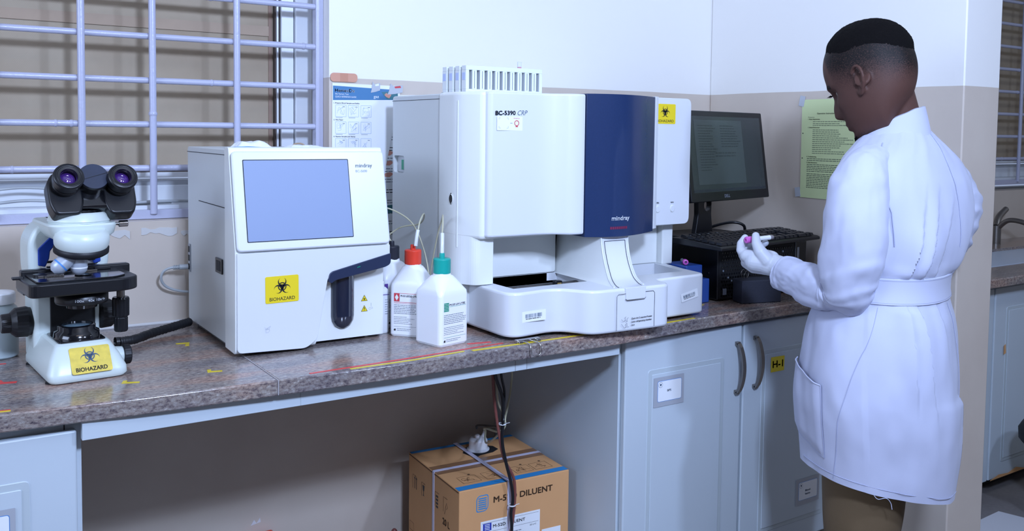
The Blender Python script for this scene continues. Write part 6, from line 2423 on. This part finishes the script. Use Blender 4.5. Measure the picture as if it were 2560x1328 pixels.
seam([(0.47, 20), (0.65, 15), (0.80, 6), (0.99, -8)])
seam([(0.475, 14), (0.65, 11), (0.80, 4), (0.965, -6)]) if False else None
seam([(0.73, -88), (0.85, -88), (0.99, -86)])
seam([(0.4805, -85), (0.4805, -60), (0.4805, -30), (0.4805, 0), (0.4805, 30), (0.4805, 60)], 0.0008)
seam([(0.463, -89), (0.60, -89), (0.735, -89)], 0.0022, 0.004)
seam([(1.13, -90), (1.20, -90), (1.34, -90), (1.41, -90)], 0.0007, 0.0014)
# yoke / armhole seam
seam([(1.385, -8), (1.355, -14), (1.30, -22), (1.22, -27), (1.14, -24)], 0.0013, 0.0015)
# belt
m = MB()
bz_ = [0.996, 0.998, 1.015, 1.038, 1.058, 1.060]
m.rings([[coat_pt(z, 2*PI*k/120, 0.0045 if 0 < i < 5 else 0.001, False)+Vector((0, 0, 0.0)) for k in range(120)] for i, z in enumerate(bz_)], COAT, cap0=False, cap1=False)
m.build('waist_belt', lc, local=True)
m = MB()
for z in (1.001, 1.054):
    m.rings([[coat_pt(z, 2*PI*k/120, 0.0050, False) for k in range(120)], [coat_pt(z+0.0012, 2*PI*k/120, 0.0052, False) for k in range(120)]], STITCH, cap0=False, cap1=False)
m.build('belt_stitching', lc, local=True)
# pocket on his left front
m = MB()
th0, th1, z0, z1 = 28, 78, 0.545, 0.755
g = []
NI, NJ = 20, 20
for j in range(NJ+1):
    row = []
    for i in range(NI+1):
        t = i/NI
        zz = z0+(z1-z0)*j/NJ + (0.035*t if j == NJ else 0.035*t*j/NJ)
        edge = min(i, NI-i, j)/2.0
        row.append(coat_pt(zz-(0.03*(1-t) if j == 0 else 0.03*(1-t)*(1-j/NJ)), math.radians(th0+(th1-th0)*t), 0.001+0.006*min(1, edge)+0.004*(j/NJ)))
    g.append(row)
m.rings(g, COAT, closed=False)
pk = m.build('pocket', lc, local=True)
m = MB()
m.tube([g[j][0]+Vector((0, -0.001, 0)) for j in range(0, NJ+1, 2)], 0.0012, STITCH, seg=6)
m.tube([g[0][i] for i in range(0, NI+1, 2)], 0.0010, STITCH, seg=6)
m.tube([g[NJ][i] for i in range(0, NI+1, 2)], 0.0018, COAT, seg=6)
m.build('seam', lc, local=True)
m = MB()
hp = coat_pt(0.463, math.radians(-4))
m.tube([hp, hp+Vector((0.01, -0.004, -0.010)), hp+Vector((0.028, -0.008, -0.006)), hp+Vector((0.040, -0.006, -0.018)), hp+Vector((0.044, -0.006, -0.034))], 0.0008, COAT, seg=6)
m.build('loose_thread', lc, local=True)
# collar
m = MB()
rows_ = []
cc_ = Vector((-0.036, 0.004, 0))
for (rr, dz, slope) in ((0.071, -0.004, 0.52), (0.075, 0.000, 0.52), (0.080, -0.003, 0.52), (0.087, -0.024, 0.42), (0.095, -0.046, 0.25), (0.100, -0.060, 0.16)):
    ring = []
    for k in range(90):
        a = 2*PI*k/90
        x = math.cos(a)*rr
        y = math.sin(a)*rr*0.94
        # tilt towards the front (left-away)
        back = x*0.87-y*0.5
        zz = 1.440+dz+back*slope+0.0015*noise.noise(Vector((a*3, rr*30, 1)))
        ring.append((cc_.x+x, cc_.y+y, zz))
    rows_.append(ring)
inner = [[(cc_.x+(p[0]-cc_.x)*0.97, cc_.y+(p[1]-cc_.y)*0.97, p[2]-0.03) for p in rows_[0]]]
m.rings(inner+rows_, COAT, cap0=False, cap1=False)
m.build('collar', lc, local=True)


# ---- sleeves
# folds: where along the sleeve, slant, side, width, height
FOLDS = [(0.16, 0.05, 2.2, 0.016, 0.0051), (0.24, -0.06, 1.0, 0.018, 0.0059), (0.36, 0.06, 4.4, 0.018, 0.0085), (0.43, 0.05, 4.0, 0.015, 0.0119), (0.49, 0.04, 3.8, 0.013, 0.0136), (0.535, 0.035, 4.3, 0.011, 0.0145), (0.575, 0.03, 3.6, 0.011, 0.0136),
         (0.62, -0.03, 4.0, 0.011, 0.0119), (0.665, -0.035, 3.4, 0.011, 0.0102), (0.71, -0.04, 4.2, 0.012, 0.0085), (0.76, -0.04, 3.6, 0.012, 0.0076), (0.82, -0.03, 4.4, 0.012, 0.0068), (0.88, 0.02, 3.0, 0.010, 0.0051)]
def sleeve(path, name, seed, wr, parent=lc, cap1=True):
    P = catmull([Vector(p[:3]) for p in path], 18)
    R = catmull([Vector((p[3], p[4] if len(p) > 4 else p[3], 0)) for p in path], 18)
    rs = []
    prev = None
    SEG = 110
    for i, p in enumerate(P):
        t = (P[min(i+1, len(P)-1)]-P[max(i-1, 0)]).normalized()
        if prev is None:
            a = Vector((1, 0, 0))-t*t.x
        else:
            a = prev-t*prev.dot(t)
        a.normalize()
        prev = a
        b = t.cross(a)
        s_ = i/(len(P)-1)
        ring = []
        for k in range(SEG):
            an = 2*PI*k/SEG
            w = wr(s_)
            q = Vector((an*1.2+seed, s_*9, seed))
            dis = w*0.8*noise.noise(Vector((math.cos(an)*1.0+seed, math.sin(an)*1.0, s_*7)))
            for (fs, fk, fa, fw, fm) in FOLDS:
                u_ = (s_-fs-fk*math.cos(an-fa))/fw
                if -2.2 < u_ < 3:
                    dis += fm*(math.exp(-u_*u_) if u_ < 0 else math.exp(-u_*u_*0.35))*(0.35+0.65*max(0, math.cos(an-fa-1.2)))*(0.7+0.6*noise.noise(Vector((an*1.3, fs*20, seed))))
            dis += 0.0015*noise.noise(Vector((math.cos(an)*4, math.sin(an)*4, s_*30)))
            ring.append(p+a*math.cos(an)*(R[i].x+dis)+b*math.sin(an)*(R[i].y+dis))
        rs.append(ring)
    # cuff turned in
    last = rs[-1]
    c = P[-1]
    rs.append([c+(q-c)*0.93 for q in last])
    rs.append([c+(q-c)*0.90-(P[-1]-P[-2]).normalized()*0.03 for q in last])
    m = MB()
    m.rings(rs, COAT, cap0=True, cap1=True)
    return m.build(name, parent, local=True)


def fold_dir(s_):
    return 0.3+s_*2.0


lp_ = [(-0.110, -0.095, 1.350, 0.040), (-0.145, -0.120, 1.322, 0.056), (-0.168, -0.148, 1.285, 0.067), (-0.182, -0.168, 1.21, 0.0725), (-0.190, -0.168, 1.12, 0.0715), (-0.192, -0.158, 1.055, 0.067), (-0.190, -0.138, 1.024, 0.061), (-0.205, -0.100, 1.012, 0.058), (-0.238, -0.055, 1.020, 0.0545), (-0.264, -0.005, 1.030, 0.0505), (-0.283, 0.040, 1.034, 0.046), (-0.288, 0.052, 1.036, 0.0445)]
sl = sleeve(lp_, 'sleeve', 1.7, lambda s_: 0.006+0.020*math.exp(-((s_-0.55)/0.20)**2)+0.004*sstep(0.6, 0.9, s_))
rp_ = [(0.12, 0.105, 1.345, 0.045), (0.158, 0.14, 1.308, 0.054), (0.192, 0.165, 1.268, 0.066), (0.208, 0.172, 1.21, 0.0725), (0.200, 0.176, 1.14, 0.068), (0.172, 0.19, 1.07, 0.062), (0.14, 0.225, 1.01, 0.056), (0.08, 0.25, 0.99, 0.050), (0.01, 0.27, 0.985, 0.046)]
sleeve(rp_, 'sleeve', 4.1, lambda s_: 0.0035+0.008*math.exp(-((s_-0.6)/0.2)**2))

# ---- trousers and shoes
m = MB()
def leg(path):
    P = catmull([Vector(p[:3]) for p in path], 10)
    R = catmull([Vector((p[3], p[4], 0)) for p in path], 10)
    rs = []
    for i, p in enumerate(P):
        ring = []
        for k in range(48):
            an = 2*PI*k/48
            d = 0.004*noise.noise(Vector((math.cos(an)*1.5, math.sin(an)*1.5, p.z*8+path[0][0]*9)))
            ring.append((p.x+math.cos(an)*(R[i].x+d), p.y+math.sin(an)*(R[i].y+d), p.z))
        rs.append(ring)
    return rs


m.rings(leg([(-0.095, -0.055, 0.90, 0.095, 0.10), (-0.10, -0.06, 0.62, 0.105, 0.11), (-0.100, -0.06, 0.45, 0.098, 0.10), (-0.103, -0.055, 0.30, 0.080, 0.09), (-0.100, -0.05, 0.12, 0.066, 0.075), (-0.100, -0.05, 0.035, 0.065, 0.075)]), TROUS)
m.rings(leg([(-0.02, 0.07, 0.90, 0.095, 0.10), (-0.025, 0.075, 0.62, 0.105, 0.11), (-0.035, 0.08, 0.45, 0.098, 0.10), (-0.045, 0.085, 0.30, 0.080, 0.09), (-0.045, 0.09, 0.12, 0.066, 0.075), (-0.045, 0.09, 0.035, 0.065, 0.075)]), TROUS)
m.build('trousers', PO, local=True)
for (x, y) in ((-0.105, -0.055), (-0.05, 0.085)):
    m = MB()
    T = Matrix.Translation((x, y, 0)) @ Matrix.Rotation(math.radians(150), 4, 'Z')
    rs = []
    for (xx, w, h) in ((-0.085, 0.028, 0.055), (-0.06, 0.042, 0.075), (0.0, 0.046, 0.085), (0.06, 0.050, 0.06), (0.12, 0.048, 0.045), (0.17, 0.036, 0.035), (0.19, 0.015, 0.018)):
        rs.append([(xx, w*math.cos(2*PI*k/24), max(0.0, h*0.5+h*0.5*math.sin(2*PI*k/24)*1.0)) for k in range(24)])
    m.rings(rs, SHOE, T=T)
    m.build('shoe', PO, local=True)

# ---- gloved left hand, five separate fingers closing on the tube
g = MB()
W = (-0.298, 0.085, 1.046)
def chain(mb, pts):
    for a, b in zip(pts[:-1], pts[1:]):
        capsule(mb, a[:3], b[:3], a[3], b[3], HDPE, 20)


# wrist and palm
chain(g, [(-0.2700, 0.0350, 1.0400, 0.0324), (-0.3000, 0.0900, 1.0500, 0.0297), (-0.3250, 0.1050, 1.0560, 0.0297), (-0.3480, 0.1120, 1.0580, 0.0286)])
chain(g, [(-0.3120, 0.1000, 1.0460, 0.0254), (-0.3450, 0.1280, 1.0430, 0.0211), (-0.3600, 0.1500, 1.0480, 0.0162)])
chain(g, [(-0.3180, 0.0980, 1.0620, 0.0254), (-0.3500, 0.1120, 1.0660, 0.0221), (-0.3680, 0.1250, 1.0700, 0.0178)])
chain(g, [(-0.3350, 0.1150, 1.0520, 0.0281), (-0.3620, 0.1360, 1.0560, 0.0173)])
chain(g, [(-0.3050, 0.1050, 1.0660, 0.0216), (-0.3180, 0.1250, 1.0700, 0.0194), (-0.3300, 0.1300, 1.0600, 0.0194)])
# index: knuckle at the far left, bending up and back to the cap
chain(g, [(-0.3660, 0.1260, 1.0660, 0.0151), (-0.3800, 0.1400, 1.0840, 0.0121), (-0.3760, 0.1560, 1.1000, 0.0110), (-0.3640, 0.1600, 1.1160, 0.0099)])
# middle
chain(g, [(-0.3640, 0.1380, 1.0600, 0.0146), (-0.3740, 0.1580, 1.0780, 0.0117), (-0.3580, 0.1720, 1.0920, 0.0108), (-0.3460, 0.1700, 1.1020, 0.0099)])
# ring
chain(g, [(-0.3600, 0.1500, 1.0520, 0.0140), (-0.3660, 0.1760, 1.0660, 0.0113), (-0.3450, 0.1900, 1.0800, 0.0106), (-0.3260, 0.1860, 1.0940, 0.0097)])
# little
chain(g, [(-0.3480, 0.1560, 1.0460, 0.0130), (-0.3460, 0.1840, 1.0580, 0.0103), (-0.3220, 0.1880, 1.0820, 0.0095), (-0.3040, 0.1700, 1.1010, 0.0089)])
# thumb from the side of the palm near its base
chain(g, [(-0.322, 0.088, 1.064, 0.0215), (-0.339, 0.090, 1.086, 0.0172), (-0.3480, 0.100, 1.107, 0.0132), (-0.3475, 0.1125, 1.1275, 0.0102)])
gm = remeshed(g, 0.0017, 5)
for v in gm.vertices:      # wrinkles of the latex
    n_ = noise.noise(v.co*90)*0.0005+noise.noise(v.co*30)*0.0008
    v.co = v.co+Vector((0.3, 0.2, 1))*n_
gm.materials.clear()
gm.materials.append(GLOVE)
mesh_obj('glove', gm, PO, world=False).__setattr__('name', 'glove')
m = MB()
m.lathe([(0.0285, 0), (0.0300, 0.001), (0.0285, 0.002)], Matrix.Translation((-0.300, 0.086, 1.050)) @ Vector((-0.30, 0.62, 0.15)).to_track_quat('Z', 'Y').to_matrix().to_4x4(), GLOVE, 32, cap0=False, cap1=False)
m.build('glove_cuff', PO, local=True)
# right glove, closing off the far sleeve
g = MB()
chain(g, [(0.03, 0.262, 0.986, 0.030), (-0.02, 0.275, 0.985, 0.028), (-0.055, 0.280, 0.985, 0.026)])
for k in range(4):
    a = Vector((-0.060, 0.262+0.014*k, 1.000-0.012*k))
    chain(g, [(a.x, a.y, a.z, 0.0115), (a.x-0.030, a.y, a.z+0.004, 0.010), (a.x-0.045, a.y-0.006, a.z-0.016, 0.009), (a.x-0.035, a.y-0.012, a.z-0.030, 0.0085)])
chain(g, [(-0.025, 0.262, 0.995, 0.016), (-0.055, 0.242, 1.008, 0.0125), (-0.080, 0.240, 1.008, 0.0105)])
gm = remeshed(g, 0.0026, 4)
gm.materials.clear()
gm.materials.append(GLOVE)
mesh_obj('glove', gm, PO, world=False)

# ---- the tube he holds
RP = ROOT[PO.name]
ta, tb = RP @ Vector((-0.3690, 0.1330, 1.1125)), RP @ Vector((-0.2850, 0.1560, 1.1195))
tu = thing('sample_tube', 'blood tube with a pink cap held between the gloved fingers', 'tube', ta)
dv = (tb-ta).normalized()
Tt = Matrix.Translation(ta) @ dv.to_track_quat('Z', 'Y').to_matrix().to_4x4()
m = MB()
m.lathe([(0.0055, 0.008), (0.0060, 0.010), (0.0060, 0.080), (0.0045, 0.0855), (0.0, 0.0865)], Tt, GLASST, 24)
m.build('glass_tube', tu)
m = MB()
m.lathe([(0.0053, 0.070), (0.0056, 0.0725), (0.0056, 0.0800), (0.0042, 0.0850), (0.0, 0.0858)], Tt, BLOOD, 24)
m.build('blood', tu)
m = MB()
m.lathe([(0.0063, 0.018), (0.0063, 0.0745)], Tt, PAPER, 24, cap0=False, cap1=False)
m.build('paper_label', tu)
m = MB()
m.lathe([(0.0036, 0.004), (0.0040, -0.0005), (0.0078, -0.001), (0.0092, 0.001), (0.0094, 0.015), (0.0085, 0.018), (0.006, 0.018)], Tt, PINKC, 40, cap0=False, flute=20, fl=0.03, fr=(0.001, 0.015))
m.lathe([(0.0038, 0.003), (0.0, 0.0031)], Tt, PINKD, 20, cap0=True)
m.build('pink_cap', tu)
